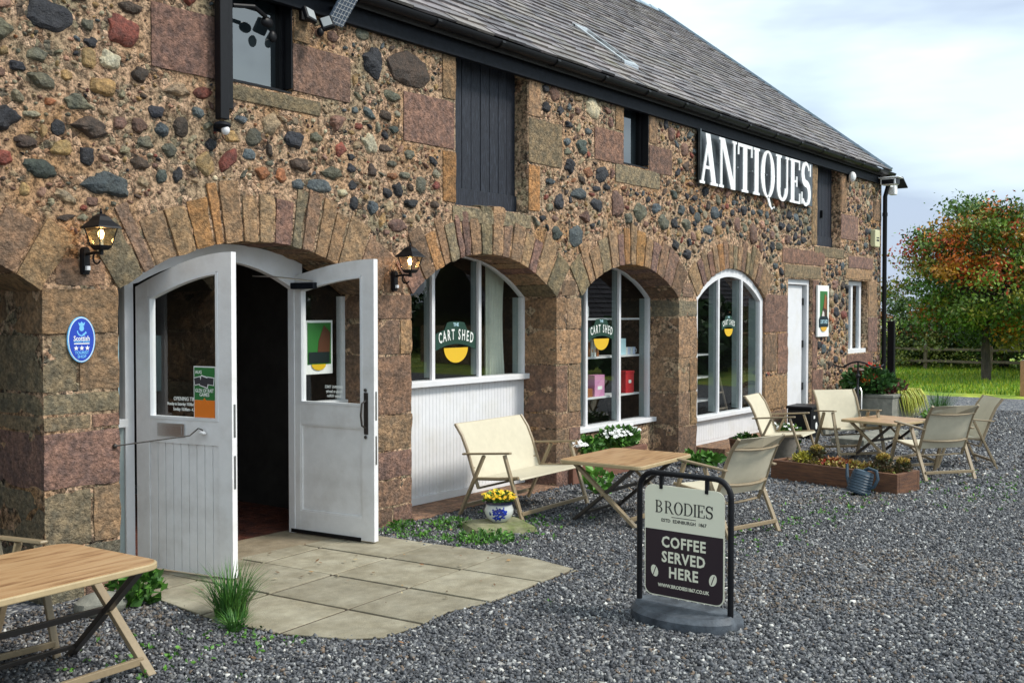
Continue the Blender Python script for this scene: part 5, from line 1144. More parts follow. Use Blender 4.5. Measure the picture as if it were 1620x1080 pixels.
for i in range(7):
    t = empty('book', (3.52 + i*0.062, 0.62, 1.27)); tag(t, 'one of the upright white and copper books on the middle shelf of the second window', 'book', 'books on the window shelf')
    MB().box(-0.022, 0.022, -0.07, 0.07, 0, 0.17 + 0.015*(i % 3)).build('cover', M['paper'] if i % 3 else M['copper'], t); MB().box(-0.012, 0.012, -0.073, -0.0705, 0.05, 0.09).build('spine_label', M['tan'], t)
goods('gift_box', 'red flat box on a shelf inside the third arched window', 'box', (5.95, 0.78, 0.88), [('carton', MB().box(-0.2, 0.2, -0.07, 0.07, 0, 0.06), M['red'])])
for i in range(6):
    t = empty('bottle', (5.65 + i*0.16, 0.78, 1.20)); tag(t, 'one of a row of pale bottles inside the third arched window', 'bottle', 'bottles inside the third window')
    MB().lathe([(0.0, 0.0), (0.035, 0.0), (0.035, 0.12), (0.014, 0.16), (0.014, 0.20), (0, 0.2)], 10).build('body', M['paleblue'] if i % 2 else M['paper'], t, smooth=True)
t = empty('ladder', (6.95, 0.35, 0.0)); tag(t, 'small wooden step ladder leaning inside the third arched window', 'ladder')
b = MB(); b.bar((-0.12, 0, 0), (0.0, 0.25, 1.05), 0.04, 0.02); b.bar((0.25, 0, 0), (0.20, 0.25, 1.05), 0.04, 0.02)
b.build('rail', M['fencewood'], t); b = MB()
for k in range(4): b.bar((-0.11 + 0.025*k, 0.05 + 0.055*k, 0.22 + 0.22*k), (0.24 - 0.01*k, 0.05 + 0.055*k, 0.22 + 0.22*k), 0.04, 0.02)
b.build('rung', M['fencewood'], t)

# ================================================================== FURNITURE
def chair(name, W):
    """sling seat on folding tube frame; +y is the way it faces"""
    t = empty(name); hw = W/2
    back = [(-0.155, 0.33), (-0.20, 0.45), (-0.245, 0.58), (-0.30, 0.70), (-0.375, 0.80)]
    for s in (-1, 1):
        x = s*hw
        b = MB(); b.tube([(x, y, z) for y, z in [(-0.12, 0.25)] + back], 0.016, 8); b.build('back_tube', M['bronze'], t, smooth=True)
        b = MB(); b.bar((x + s*0.022, 0.36, 0.0), (x + s*0.022, 0.17, 0.565), 0.024, 0.038, up=(1, 0, 0)); b.build('leg', M['bronze'], t, bevel=0.004)
        b = MB(); b.bar((x + s*0.024, -0.31, 0.0), (x + s*0.024, -0.045, 0.545), 0.024, 0.038, up=(1, 0, 0)); b.build('leg', M['bronze'], t, bevel=0.004)
        b = MB(); b.bar((x + s*0.024, -0.27, 0.545), (x + s*0.024, 0.235, 0.585), 0.045, 0.018); b.build('armrest', M['bronze'], t, bevel=0.007)
        b = MB(); b.tube([(x, -0.15, 0.335), (x, 0.10, 0.352), (x, 0.30, 0.375)], 0.015, 8); b.build('seat_rail', M['bronze'], t, smooth=True)
    b = MB(); b.bar((-hw-0.02, 0.345, 0.075), (hw+0.02, 0.345, 0.075), 0.02, 0.032); b.build('stretcher', M['bronze'], t, bevel=0.004); b = MB(); b.bar((-hw-0.02, -0.285, 0.085), (hw+0.02, -0.285, 0.085), 0.02, 0.032); b.build('stretcher', M['bronze'], t, bevel=0.004)
    b = MB(); b.tube([(-hw, -0.12, 0.255), (0, -0.14, 0.25), (hw, -0.12, 0.255)], 0.010, 8); b.build('cross_rail', M['bronze'], t, smooth=True)
    # slings
    def sling(path, nm, sag, th=0.006):
        b = MB(); n = 10; m_ = len(path); vs = []; fs = []
        for side in (0, 1):
            for i, (y, z) in enumerate(path):
                for j in range(n + 1):
                    u = -1 + 2*j/n; k = 1 - u*u; e = math.sin(math.pi*i/(m_-1)) 
                    vs.append((u*(hw-0.002), y - sag[0]*k*e - side*th*sag[2], z - sag[1]*k*e - side*th*sag[3]))
        o = m_*(n+1)
        for i in range(m_-1):
            for j in range(n):
                a = i*(n+1)+j; fs.append((a, a+1, a+n+2, a+n+1)); fs.append((o+a, o+a+n+1, o+a+n+2, o+a+1))
        for i in range(m_-1):
            fs.append((i*(n+1), (i+1)*(n+1), o+(i+1)*(n+1), o+i*(n+1))); fs.append((i*(n+1)+n, o+i*(n+1)+n, o+(i+1)*(n+1)+n, (i+1)*(n+1)+n))
        for j in range(n):
            fs.append((j, o+j, o+j+1, j+1)); a = (m_-1)*(n+1)+j; fs.append((a, a+1, o+a+1, o+a))
        b.add(vs, fs); return b.build(nm, M['sling'], t, smooth=True)
    bp = []
    for i in range(9):
        q = i/8*(len(back)-1); k = min(int(q), len(back)-2); f = q-k; bp.append((back[k][0]*(1-f)+back[k+1][0]*f, back[k][1]*(1-f)+back[k+1][1]*f))
    bs = sling(bp, 'back_sling', (0.03, 0.005, 1, 0.3))
    sling([(-0.15 + 0.46*i/6, 0.336 + 0.038*i/6 + (0.0)) for i in range(7)] + [(0.318, 0.362)], 'seat_sling', (0, 0.02, 0, 1))
    b = MB(); b.tube([(-hw+0.004, -0.318, 0.712), (-hw*0.5, -0.365, 0.705), (0, -0.378, 0.702), (hw*0.5, -0.365, 0.705), (hw-0.004, -0.318, 0.712)], 0.010, 8); b.build('back_brace', M['bronze'], t, smooth=True)
    b = MB(); b.tube([(-hw+0.004, -0.195, 0.42), (-hw*0.5, -0.245, 0.412), (0, -0.26, 0.41), (hw*0.5, -0.245, 0.412), (hw-0.004, -0.195, 0.42)], 0.013, 8); b.build('back_brace', M['bronze'], t, smooth=True)
    b = MB(); b.add([(-hw+0.006, -0.324, 0.725), (0, -0.372, 0.715), (hw-0.006, -0.324, 0.725), (hw-0.006, -0.392, 0.802), (0, -0.398, 0.800), (-hw+0.006, -0.392, 0.802)], [(0,1,4,5),(1,2,3,4)])
    b.build('hem', M['slingback'], bs)
    return t
def face(dx, dy): return math.atan2(dy, dx) - math.pi/2
GR = 'folding sling chairs set out on the gravel'
c0 = chair('garden_bench', 1.04); c0.location = (1.0, -0.46, 0); c0.rotation_euler = (0, 0, 3.18); tag(c0, 'two seat cream sling bench against the white boarded panel', 'bench')
proto = chair('sling_chair', 0.56)
spots = [(1.24, -2.33, -0.26, 'cream sling chair seen from behind, just beyond the coffee pavement sign'),
         (5.26, -1.17, 3.25, 'cream sling chair by the white panelled third window, facing right'),
         (6.37, -1.57, 2.42, 'cream sling chair beside the black bicycle, facing the camera over the far table'),
         (5.28, -2.88, -0.66, 'cream sling chair with its back to the camera beside the timber trough'),
         (6.35, -2.90, 0.59, 'rightmost cream sling chair, seen side on at the far table')]
for i, (x, y, rz, lab) in enumerate(spots):
    o = proto if i == 0 else copy_tree(proto)
    o.location = (x, y, 0); o.rotation_euler = (0, 0, rz); tag(o, lab, 'chair', GR)
o = copy_tree(proto); o.location = (-4.12, -0.62, 0); o.rotation_euler = (0, 0, face(-0.05, -1)); tag(o, 'sling chair half out of frame behind the nearest table at left', 'chair', GR)

def table(name, LX, WY, H, rc=0.07, inset=0.10):
    t = empty(name); hx, hy = LX/2, WY/2
    rr = []
    for (sx, sy, a0) in ((1, 1, 0), (-1, 1, 90), (-1, -1, 180), (1, -1, 270)):
        for k in range(6): a = R(a0 + 90*k/5); rr.append((sx*(hx-rc) + rc*math.cos(a), sy*(hy-rc) + rc*math.sin(a)))
    MB().slabpoly(rr, H-0.032, H).build('tabletop', M['edge'], t, bevel=0.006)
    r2 = [(x*(1-0.010/hx), y*(1-0.010/hy)) for x, y in rr]; MB().slabpoly(r2, H+0.0002, H+0.0022).build('top_surface', M['grain'], t)
    w = hy*0.78
    for s in (-1, 1):
        x = s*(hx-inset)
        MB().bar((x, -w, 0.0), (x, w*0.92, H-0.03), 0.028, 0.046, up=(1, 0, 0)).build('leg', M['bronze'], t, bevel=0.003)
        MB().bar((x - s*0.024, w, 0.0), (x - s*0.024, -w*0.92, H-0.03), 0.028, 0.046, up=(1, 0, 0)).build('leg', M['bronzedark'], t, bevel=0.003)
        MB().tube([(x-0.04, 0, H*0.48), (x+0.02, 0, H*0.48)], 0.012, 8).build('pivot', M['bronze'], t)
    b = MB(); f = 0.23; b.bar((-(hx-inset), -w + f*1.92*w*0.5, H*f*0.5), ((hx-inset), -w + f*1.92*w*0.5, H*f*0.5), 0.024, 0.036); b.build('stretcher', M['bronze'], t, bevel=0.003)
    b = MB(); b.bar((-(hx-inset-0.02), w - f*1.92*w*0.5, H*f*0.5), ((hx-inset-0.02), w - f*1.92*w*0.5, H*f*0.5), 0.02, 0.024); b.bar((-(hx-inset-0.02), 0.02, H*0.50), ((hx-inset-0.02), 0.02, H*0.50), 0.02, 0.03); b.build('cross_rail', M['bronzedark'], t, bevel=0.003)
    return t
TG = 'folding wood effect tables on the gravel'
t1 = table('folding_table', 1.0, 0.80, 0.53); t1.location = (1.24, -1.40, 0); t1.rotation_euler = (0, 0, R(2)); tag(t1, 'folding wood topped table in front of the two seat bench', 'table', TG)
t2 = copy_tree(t1); t2.location = (6.35, -2.05, 0); t2.rotation_euler = (0, 0, R(-14)); t2.scale = (0.86, 0.95, 0.92); tag(t2, 'folding wood topped table among the far group of four chairs', 'table', TG)
t3 = table('folding_table', 1.25, 0.80, 0.575, rc=0.10, inset=0.02); t3.location = (-4.33, -1.34, 0); t3.rotation_euler = (0, 0, R(3)); tag(t3, 'folding wood topped table nearest the camera, cut off at left', 'table', TG)

# ---- coffee pavement sign
ab = empty('pavement_sign', (-1.315, -3.28, 0), R(-92.8)); tag(ab, 'swing pavement sign reading coffee served here on a grey weighted base', 'sign')
hw = 0.30
pts_ = [(-hw, 0, 0.05), (-hw, 0, 0.74)] + [(-hw + 0.10 - 0.10*math.cos(R(a)), 0, 0.745 + 0.10*math.sin(R(a))) for a in range(15, 91, 15)]
pts_ += [(hw - 0.10 + 0.10*math.sin(R(a)), 0, 0.745 + 0.10*math.cos(R(a))) for a in range(0, 91, 15)] + [(hw, 0, 0.05)]
MB().tube(pts_, 0.017, 12).build('tube_frame', M['black'], ab, smooth=True)
b = MB(); n = 26; pl = []
for i in range(n + 1): a = math.pi + math.pi*i/n; pl.append((0.335*math.cos(a), 0.215*math.sin(a)))
pl += [(0.345, 0.075), (0.30, 0.10), (-0.30, 0.10), (-0.345, 0.075)]
top = [(x*0.93, y*0.88 + 0.004) for x, y in pl]; k = len(pl)
zt = lambda y: 0.075 + 0.16*max(0, (y + 0.21))*0.35
b.add([(x, y, 0.0) for x, y in pl] + [(x, y, 0.05) for x, y in pl] + [(x, y, zt(y)) for x, y in top], [(i, (i+1) % k, (i+1) % k + k, i+k) for i in range(k)] + [(i+k, (i+1) % k + k, (i+1) % k + 2*k, i+2*k) for i in range(k)] + [tuple(range(2*k, 3*k)), tuple(range(k-1, -1, -1))])
b.build('base', M['tub'], ab, smooth=True)
pn = empty('tmp')
bpy.data.objects.remove(pn)
def rrect(x0, x1, z0, z1, r, n=5):
    o = []
    for cx, cz, a0 in ((x1-r, z1-r, 0), (x0+r, z1-r, 90), (x0+r, z0+r, 180), (x1-r, z0+r, 270)):
        for k in range(n+1): a = R(a0 + 90*k/n); o.append((cx + r*math.cos(a), cz + r*math.sin(a)))
    return o
panel = MB().prism(rrect(-0.262, 0.262, 0.125, 0.775, 0.05), -0.004, 0.002).build('panel', M['cream'], ab)
low = [(x, z) for x, z in rrect(-0.255, 0.255, 0.132, 0.768, 0.045) if z < 0.45] ; low = sorted(low, key=lambda q: math.atan2(q[1]-0.45, q[0]))
low = [(-0.255, 0.515)] + [p for p in rrect(-0.255, 0.255, 0.132, 0.768, 0.045) if p[1] < 0.3 and p[0] < 0] + [p for p in rrect(-0.255, 0.255, 0.132, 0.768, 0.045) if p[1] < 0.3 and p[0] > 0] + [(0.255, 0.515)]
MB().prism(low, -0.006, -0.0042).build('panel_print', M['aubergine'], panel)
for i, s_ in enumerate(('COFFEE', 'SERVED', 'HERE')):
    text('sign_word', s_, 0.088, M['cream'], panel, (0.0, -0.007, 0.445 - i*0.088), off=0.0026, sx=0.88, ext=0.0006, space=1.12)
text('sign_word', 'WWW.BRODIES1867.CO.UK', 0.028, M['cream'], panel, (0.0, -0.007, 0.19), off=0.0008, sx=0.95, ext=0.0006)
text('sign_word', 'ESTD  EDINBURGH  1867', 0.027, M['ink'], panel, (0.0, -0.005, 0.572), off=0.0004, sx=1.0, ext=0.0006)
serif('sign_letter', 'BRODIES', 0.072, M['ink'], panel, -0.188, -0.0045, 0.615, width=0.376, ext=0.001, gap=0.10, w=0.72, T=0.13, h=0.05, sf=0.06)
MB().box(-0.08, 0.08, -0.0052, -0.0042, 0.594, 0.5975).build('rule', M['ink'], panel)
for sx in (-1, 1):
    b = MB(); b.prism([(sx*0.192 + 0.024*math.cos(2*math.pi*i/16)*1.0 + 0.006*math.sin(2*math.pi*i/16)*sx, 0.269 + 0.034*math.sin(2*math.pi*i/16)) for i in range(16)], -0.0072, -0.006); bn_ = b.build('bean', M['cream'], panel)
    MB().bar((sx*0.192 - 0.010, -0.0076, 0.243), (sx*0.192 + 0.010, -0.0076, 0.295), 0.005, 0.0006, up=(0, 1, 0)).build('bean_line', M['aubergine'], panel)
for sx in (-0.15, 0.15):
    MB().box(sx-0.010, sx+0.010, -0.012, 0.010, 0.755, 0.84).build('hanger', M['black'], ab, bevel=0.002)

# ================================================================== POTS, TROUGHS, WATERING CAN
rp = random.Random(21)
def leafy(mb, ce, rx, ry, rz, n, size, cols, up=0.4, rg=rp, elong=1.6):
    """leaf-sized faces through an ellipsoid volume"""
    for _ in range(n):
        while True:
            p = Vector((rg.uniform(-1, 1), rg.uniform(-1, 1), rg.uniform(-1, 1)))
            if p.length < 1: break
        q = Vector((ce[0] + p.x*rx, ce[1] + p.y*ry, ce[2] + p.z*rz)); s = size*rg.uniform(0.6, 1.3)
        d = Vector((p.x + rg.gauss(0, 0.5), p.y + rg.gauss(0, 0.5), p.z + up + rg.gauss(0, 0.5))).normalized(); sd = d.cross(Vector((rg.gauss(0, 1), rg.gauss(0, 1), rg.gauss(0, 1)))).normalized()
        nn = d.cross(sd); c = rg.choice(cols); k = rg.uniform(0.75, 1.25); c = (c[0]*k, c[1]*k, c[2]*k)
        w = s/elong/2; mb.add([q - d*s*0.5, q + sd*w + nn*w*0.3, q + d*s*0.5, q - sd*w + nn*w*0.3], [(0, 1, 2, 3)], c)
GREEN = [(0.045, 0.13, 0.018), (0.07, 0.19, 0.025), (0.10, 0.25, 0.03), (0.03, 0.09, 0.015)]
def blooms(mb, ce, rx, ry, rz, n, r, cols, rg=rp):
    for _ in range(n):
        a = rg.uniform(0, 2*math.pi); q = math.sqrt(rg.random()); c0_ = Vector((ce[0] + rx*q*math.cos(a), ce[1] + ry*q*math.sin(a), ce[2] + rz*rg.uniform(0.2, 1)*(1 - 0.6*q*q)))
        nv = Vector((rg.gauss(-0.5, 0.4), rg.gauss(-0.5, 0.4), 1)).normalized(); u = nv.cross(Vector((1, 0, 0.1))).normalized(); v = nv.cross(u); c = rg.choice(cols); k = rg.uniform(0.85, 1.1)
        c = tuple(x*k for x in c)
        for i in range(5):
            t = 2*math.pi*i/5; d = u*math.cos(t) + v*math.sin(t); e = u*math.cos(t+0.55) + v*math.sin(t+0.55); f = u*math.cos(t-0.55) + v*math.sin(t-0.55)
            mb.add([c0_, c0_ + f*r*0.7 + nv*r*0.15, c0_ + d*r + nv*r*0.1, c0_ + e*r*0.7 + nv*r*0.15], [(0, 1, 2, 3)], c)
# blue and white pot on a stone slab
t = empty('stone_slab', (0.12, -0.84, 0), R(-33)); tag(t, 'mossy square stone slab under the blue and white pot', 'slab')
b = MB(); b.add([(-0.27,-0.22,0),(0.27,-0.22,0),(0.27,0.22,0),(-0.27,0.22,0),(-0.25,-0.20,0.05),(0.25,-0.20,0.05),(0.25,0.20,0.05),(-0.25,0.20,0.05),(-0.20,-0.16,0.07),(0.20,-0.16,0.07),(0.20,0.16,0.07),(-0.20,0.16,0.07)],
    [(0,1,5,4),(1,2,6,5),(2,3,7,6),(3,0,4,7),(4,5,9,8),(5,6,10,9),(6,7,11,10),(7,4,8,11),(8,9,10,11)]); b.build('slab', mat('mossy_stone', (0.27, 0.25, 0.16), base2=(0.13, 0.15, 0.05), rough=0.95, scale=7, var=0.3, bump=0.5, bscale=60), t)
t = empty('flower_pot', (0.15, -0.83, 0.071)); tag(t, 'round blue and white glazed pot of yellow pansies on the stone slab', 'flower pot')
blue, wh = (0.02, 0.03, 0.16), (0.62, 0.64, 0.62)
b = MB(); prof = [(0.065, 0), (0.10, 0.03), (0.118, 0.07), (0.120, 0.10), (0.108, 0.135), (0.112, 0.15), (0.124, 0.155), (0.124, 0.17), (0.110, 0.172), (0.10, 0.14)]
b.lathe(prof, 28, cols=[wh, wh, wh, wh, wh, (0.05, 0.06, 0.2), (0.01, 0.012, 0.03), (0.01, 0.012, 0.03), (0.01, 0.012, 0.03), (0.02, 0.02, 0.02)]); 
pot_ = b.build('body', M['glaze'], t, smooth=True)
b = MB()
for k in range(70):
    a = rp.gauss(math.pi*1.22, 0.28); z = rp.gauss(0.075, 0.026)
    if not 0.02 < z < 0.13: continue
    rad = np.interp(z, [p[1] for p in prof[:5]], [p[0] for p in prof[:5]]) + 0.001; s = rp.uniform(0.006, 0.013)
    ce_ = Vector((rad*math.cos(a), rad*math.sin(a), z)); u = Vector((-math.sin(a), math.cos(a), 0)); v = Vector((0, 0, 1))
    b.add([ce_ + (u*math.cos(q) + v*math.sin(q))*s for q in [2*math.pi*i/6 for i in range(6)]], [tuple(range(6))], rp.choice([(0.015, 0.03, 0.30), (0.02, 0.05, 0.42), (0.03, 0.04, 0.20)]))
b.build('painted_flowers', M['glaze'], pot_)
b = MB(); leafy(b, (0, 0, 0.19), 0.13, 0.13, 0.06, 260, 0.045, GREEN[:3] + [(0.16, 0.16, 0.03)]); b.build('foliage', M['leaf'], t)
b = MB(); blooms(b, (0, 0, 0.19), 0.14, 0.14, 0.07, 120, 0.015, [(0.85, 0.55, 0.01), (0.80, 0.62, 0.03), (0.75, 0.40, 0.01)]); b.build('flowers', M['flower'], t)

# white flowers in a clay trough under the second window
t = empty('window_planter', (3.20, 0.10, 0)); tag(t, 'long clay planter of white daisies below the second arched window', 'planter')
b = MB(); b.box(-0.78, 0.72, -0.17, 0.15, 0.0, 0.26); b.box(-0.80, 0.74, -0.19, 0.17, 0.22, 0.28); b.build('trough', M['terra'], t, bevel=0.01)
b = MB(); leafy(b, (-0.35, 0, 0.34), 0.35, 0.18, 0.12, 700, 0.07, GREEN); leafy(b, (0.4, 0, 0.36), 0.40, 0.18, 0.15, 900, 0.07, GREEN); b.build('foliage', M['leaf'], t)
b = MB(); blooms(b, (-0.62, -0.08, 0.38), 0.16, 0.12, 0.08, 60, 0.024, [(0.82, 0.82, 0.80)]); blooms(b, (0.30, -0.05, 0.40), 0.26, 0.14, 0.09, 85, 0.025, [(0.85, 0.85, 0.83)]); blooms(b, (0.66, 0.0, 0.40), 0.16, 0.12, 0.10, 45, 0.025, [(0.85, 0.85, 0.83)]); b.build('flowers', M['flower'], t)

# timber trough with dried plants
B0 = Vector((3.80, -2.95, 0)); ux = Vector((math.cos(1.369), math.sin(1.369), 0)); Lx = 1.46; Wy = 0.45
t = empty('timber_trough', B0, math.atan2(ux.y, ux.x)); tag(t, 'low brown timber trough of dried yellowing plants on the gravel', 'trough')
H = 0.20
for nm, q in (('plank', (0, Lx, -0.045, 0.0)), ('plank', (0, Lx, -Wy, -Wy+0.045)), ('plank', (0.0, 0.045, -Wy+0.046, -0.046)), ('plank', (Lx-0.045, Lx, -Wy+0.046, -0.046))):
    MB().box(q[0], q[1], q[2], q[3], 0, H).build(nm, M['wood'], t, bevel=0.004)
MB().box(0.045, Lx-0.045, -Wy+0.046, -0.046, 0.0, H-0.035).build('soil', M['soil'], t)
DRY = [(0.34, 0.27, 0.05), (0.26, 0.15, 0.05), (0.16, 0.09, 0.04), (0.42, 0.30, 0.12), (0.22, 0.22, 0.04)]
b = MB()
leafy(b, (Lx*0.5, -Wy/2, H), Lx*0.46, Wy*0.42, 0.05, 1500, 0.05, DRY, up=0.2)
leafy(b, (Lx*0.78, -Wy*0.35, H+0.04), 0.13, 0.12, 0.07, 300, 0.045, [(0.42, 0.38, 0.04), (0.36, 0.32, 0.05)]); leafy(b, (Lx*0.55, -Wy*0.5, H+0.02), 0.2, 0.15, 0.05, 200, 0.05, [(0.30, 0.04, 0.02), (0.30, 0.12, 0.04)])
b.build('dried_plants', M['leaf'], t)
for (x, y, z, r, lab) in [(Lx*0.70, -Wy*0.45, H+0.07, 0.10, 0), (Lx*0.17, -Wy*0.38, H+0.06, 0.10, 1), (Lx*0.06, -Wy*0.62, H+0.03, 0.09, 2)]:
    b = MB(); leafy(b, (x, y, z), r, r, r*1.0, 420, 0.035, [(0.07, 0.055, 0.02), (0.05, 0.06, 0.02), (0.12, 0.08, 0.04)], up=0.1); leafy(b, (x, y, z+r*0.8), r*0.7, r*0.7, r*0.35, 220, 0.03, DRY[:1] + [(0.40, 0.25, 0.06)])
    b.build('withered_head', M['leaf'], t)
# watering can leaning on it
wc = empty('watering_can', (3.60, -2.64, 0.0), R(258)); tag(wc, 'blue grey plastic watering can tilted against the timber trough', 'watering can')
tl = Matrix.Translation((0.0, -0.02, 0.015)) @ Matrix.Rotation(R(-14), 4, 'X') @ Matrix.Rotation(R(9), 4, 'Y')
def tf(mb): mb.v = [tuple(tl @ Vector(v)) for v in mb.v]; return mb
b = MB(); pr_ = [(0.0, 0.0), (0.108, 0.0), (0.115, 0.012)]
for k in range(7): z = 0.02 + k*0.027; pr_ += [(0.114 - k*0.002, z), (0.119 - k*0.002, z + 0.006), (0.114 - k*0.002, z + 0.013)]
pr_ += [(0.095, 0.225), (0.05, 0.235), (0.045, 0.232)]
tf(b.lathe(pr_, 28)).build('body', M['can'], wc, smooth=True)
b = MB(); b.tube([(-0.04, 0, 0.20), (0.04, 0, 0.265), (0.13, 0, 0.26), (0.165, 0, 0.19), (0.15, 0, 0.11), (0.108, 0, 0.075)], [0.016, 0.017, 0.017, 0.017, 0.016, 0.014], 10); tf(b).build('handle', M['can'], wc, smooth=True)
b = MB(); b.tube([(-0.10, 0, 0.05), (-0.16, 0, 0.13), (-0.20, 0, 0.25)], [0.024, 0.018, 0.013], 10); tf(b).build('spout', M['can'], wc, smooth=True)

# concrete trough of orange dahlias at the corner
t = empty('concrete_planter', (9.85, -1.05, 0)); tag(t, 'square concrete planter of orange red dahlias and trailing yellow grass at the barn corner', 'planter')
b = MB(); b.box(0, 1.15, 0, 0.78, 0, 0.48); b.box(-0.02, 1.17, -0.02, 0.80, 0.47, 0.52); b.build('trough', M['concrete'], t, bevel=0.012)
b = MB(); leafy(b, (0.25, 0.45, 0.70), 0.45, 0.42, 0.26, 1500, 0.10, [(0.02, 0.06, 0.015), (0.035, 0.10, 0.02), (0.06, 0.15, 0.03)]); leafy(b, (0.5, 0.2, 0.6), 0.5, 0.25, 0.14, 500, 0.09, [(0.12, 0.03, 0.03), (0.06, 0.14, 0.02)]); b.build('foliage', M['leaf'], t)
for (x, y, z) in [(0.02, 0.55, 0.86), (0.22, 0.42, 0.94), (0.10, 0.35, 0.78), (0.42, 0.38, 0.90), (0.40, 0.50, 0.80), (-0.05, 0.40, 0.74)]:
    b = MB(); cl = [(0.80, 0.10, 0.02), (0.85, 0.22, 0.03), (0.70, 0.05, 0.03)]; leafy(b, (x, y, z), 0.075, 0.075, 0.065, 90, 0.05, [rp.choice(cl)], up=0.0)
    b.build('dahlia', M['flower'], t)
b = MB()
for k in range(1500):
    x, y = rp.uniform(0.35, 1.2), rp.uniform(-0.05, 0.35); a = rp.gauss(-0.9, 0.8); ln = rp.uniform(0.30, 0.80); p = Vector((x, y, 0.52)); d = Vector((math.cos(a), math.sin(a)*1.0, 0))
    q = [p + d*(0.35*ln*u) + Vector((0, 0, ln*0.55*u - 1.05*ln*u*u)) for u in (0, 0.33, 0.66, 1.0)]; w = Vector((-d.y, d.x, 0))*0.006
    c = rp.choice([(0.42, 0.44, 0.05), (0.50, 0.46, 0.08), (0.30, 0.38, 0.05)])
    b.add([q[0]-w, q[0]+w, q[1]-w, q[1]+w, q[2]-w, q[2]+w, q[3]], [(0,1,3,2),(2,3,5,4),(4,5,6)], c)
b.build('trailing_grass', M['leaf'], t)
# round pot near the first far chair
t = empty('flower_pot', (5.75, -0.95, 0)); tag(t, 'tapering grey brown pot of small white flowers behind the far left chair', 'flower pot')
MB().lathe([(0.0, 0), (0.16, 0), (0.22, 0.27), (0.235, 0.27), (0.235, 0.30), (0.20, 0.30), (0.19, 0.26), (0, 0.26)], 20).build('body', M['plaster'], t, smooth=True)
b = MB(); leafy(b, (0, 0, 0.33), 0.22, 0.22, 0.08, 420, 0.06, GREEN + [(0.2, 0.22, 0.04)]); b.build('foliage', M['leaf'], t)
b = MB(); blooms(b, (0, 0, 0.36), 0.2, 0.2, 0.07, 40, 0.022, [(0.8, 0.8, 0.78)]); b.build('flowers', M['flower'], t)
t = empty('wooden_tub', (5.25, -0.72, 0)); tag(t, 'dark brown wooden tub half hidden behind the far left chair', 'tub')
MB().lathe([(0.0, 0), (0.17, 0), (0.21, 0.26), (0.22, 0.26), (0.20, 0.27), (0.18, 0.24), (0, 0.24)], 18).build('body', M['wood'], t, smooth=True); b = MB(); leafy(b, (0, 0, 0.27), 0.17, 0.17, 0.06, 200, 0.06, GREEN); b.build('foliage', M['leaf'], t)
# black crate by the side door
t = empty('recycling_box', (8.02, -0.36, 0), R(5)); tag(t, 'black plastic box with a white mark standing by the side door', 'box')
b = MB(); b.box(-0.24, 0.24, -0.17, 0.17, 0, 0.42); b.box(-0.26, 0.26, -0.19, 0.19, 0.421, 0.46); b.build('body', M['black'], t, bevel=0.012)
b = MB(); b.prism(oval(0.05, 0.05, 14, 0.02, 0.17), -0.173, -0.1705); b.box(-0.12, -0.05, -0.173, -0.1705, 0.28, 0.32); b.build('mark', M['paper'], t)

t = empty('stone_slab', (8.30, -1.30, 0), R(-8)); tag(t, 'long pale stone slab lying on the gravel behind the far table', 'slab')
MB().box(-0.85, 0.85, -0.24, 0.24, -0.01, 0.085).build('slab', M['concrete'], t, bevel=0.015)
t = empty('stone_step', (8.95, -0.30, 0)); tag(t, 'pale stone step at the foot of the side door', 'step')
MB().box(-0.55, 0.62, -0.24, 0.24, -0.01, 0.14).build('slab', M['concrete'], t, bevel=0.015)
# ---- old black bicycle
bk = empty('bicycle', (9.55, -0.62, 0), R(198)); tag(bk, 'old black bicycle parked against the wall by the concrete planter', 'bicycle')
def wheel(x):
    b = MB(); b.tube([(x + 0.33*math.cos(2*math.pi*i/28), 0, 0.34 + 0.33*math.sin(2*math.pi*i/28)) for i in range(28)], 0.016, 6, closed=True); w = b.build('wheel', M['black'], bk, smooth=True)
    b = MB(); b.tube([(x + 0.305*math.cos(2*math.pi*i/28), 0, 0.34 + 0.305*math.sin(2*math.pi*i/28)) for i in range(28)], 0.010, 6, closed=True)
    for i in range(14): a = 2*math.pi*i/14; b.tube([(x, 0.01*(-1)**i, 0.34), (x + 0.30*math.cos(a), 0, 0.34 + 0.30*math.sin(a))], 0.0015, 4, cap=False)
    b.build('rim', M['metal'], w)
wheel(0.55); wheel(-0.50)
b = MB(); 
for p, q in [((0.36, 0.80), (-0.12, 0.78)), ((0.37, 0.74), (0.0, 0.30)), ((-0.13, 0.82), (0.0, 0.30)), ((0.0, 0.30), (-0.50, 0.34)), ((-0.12, 0.76), (-0.50, 0.34)), ((0.34, 0.90), (0.42, 0.66))]: b.tube([(p[0], 0, p[1]), (q[0], 0, q[1])], 0.016, 8)
b.build('frame', M['black'], bk, smooth=True)
b = MB()
for s in (-0.055, 0.055): b.tube([(0.42, s*0.6, 0.66), (0.45, s, 0.60), (0.55, s, 0.34)], 0.010, 6)
b.build('fork', M['metal'], bk, smooth=True)
b = MB(); b.tube([(0.20, -0.36, 1.0), (0.28, -0.33, 0.98), (0.33, -0.22, 0.96), (0.37, -0.10, 1.03), (0.35, 0, 1.05), (0.37, 0.10, 1.03), (0.33, 0.22, 0.96), (0.28, 0.33, 0.98), (0.20, 0.36, 1.0)], 0.013, 8); b.tube([(0.345, 0, 0.88), (0.35, 0, 1.05)], 0.013, 8); b.build('handlebar', M['black'], bk, smooth=True)
b = MB(); b.ellipsoid((-0.16, 0, 0.90), 0.13, 0.09, 0.035, 12, 6); b.tube([(-0.14, 0, 0.80), (-0.15, 0, 0.88)], 0.012, 6); b.build('saddle', mat('brown_leather', (0.10, 0.05, 0.03), rough=0.5), bk, smooth=True)
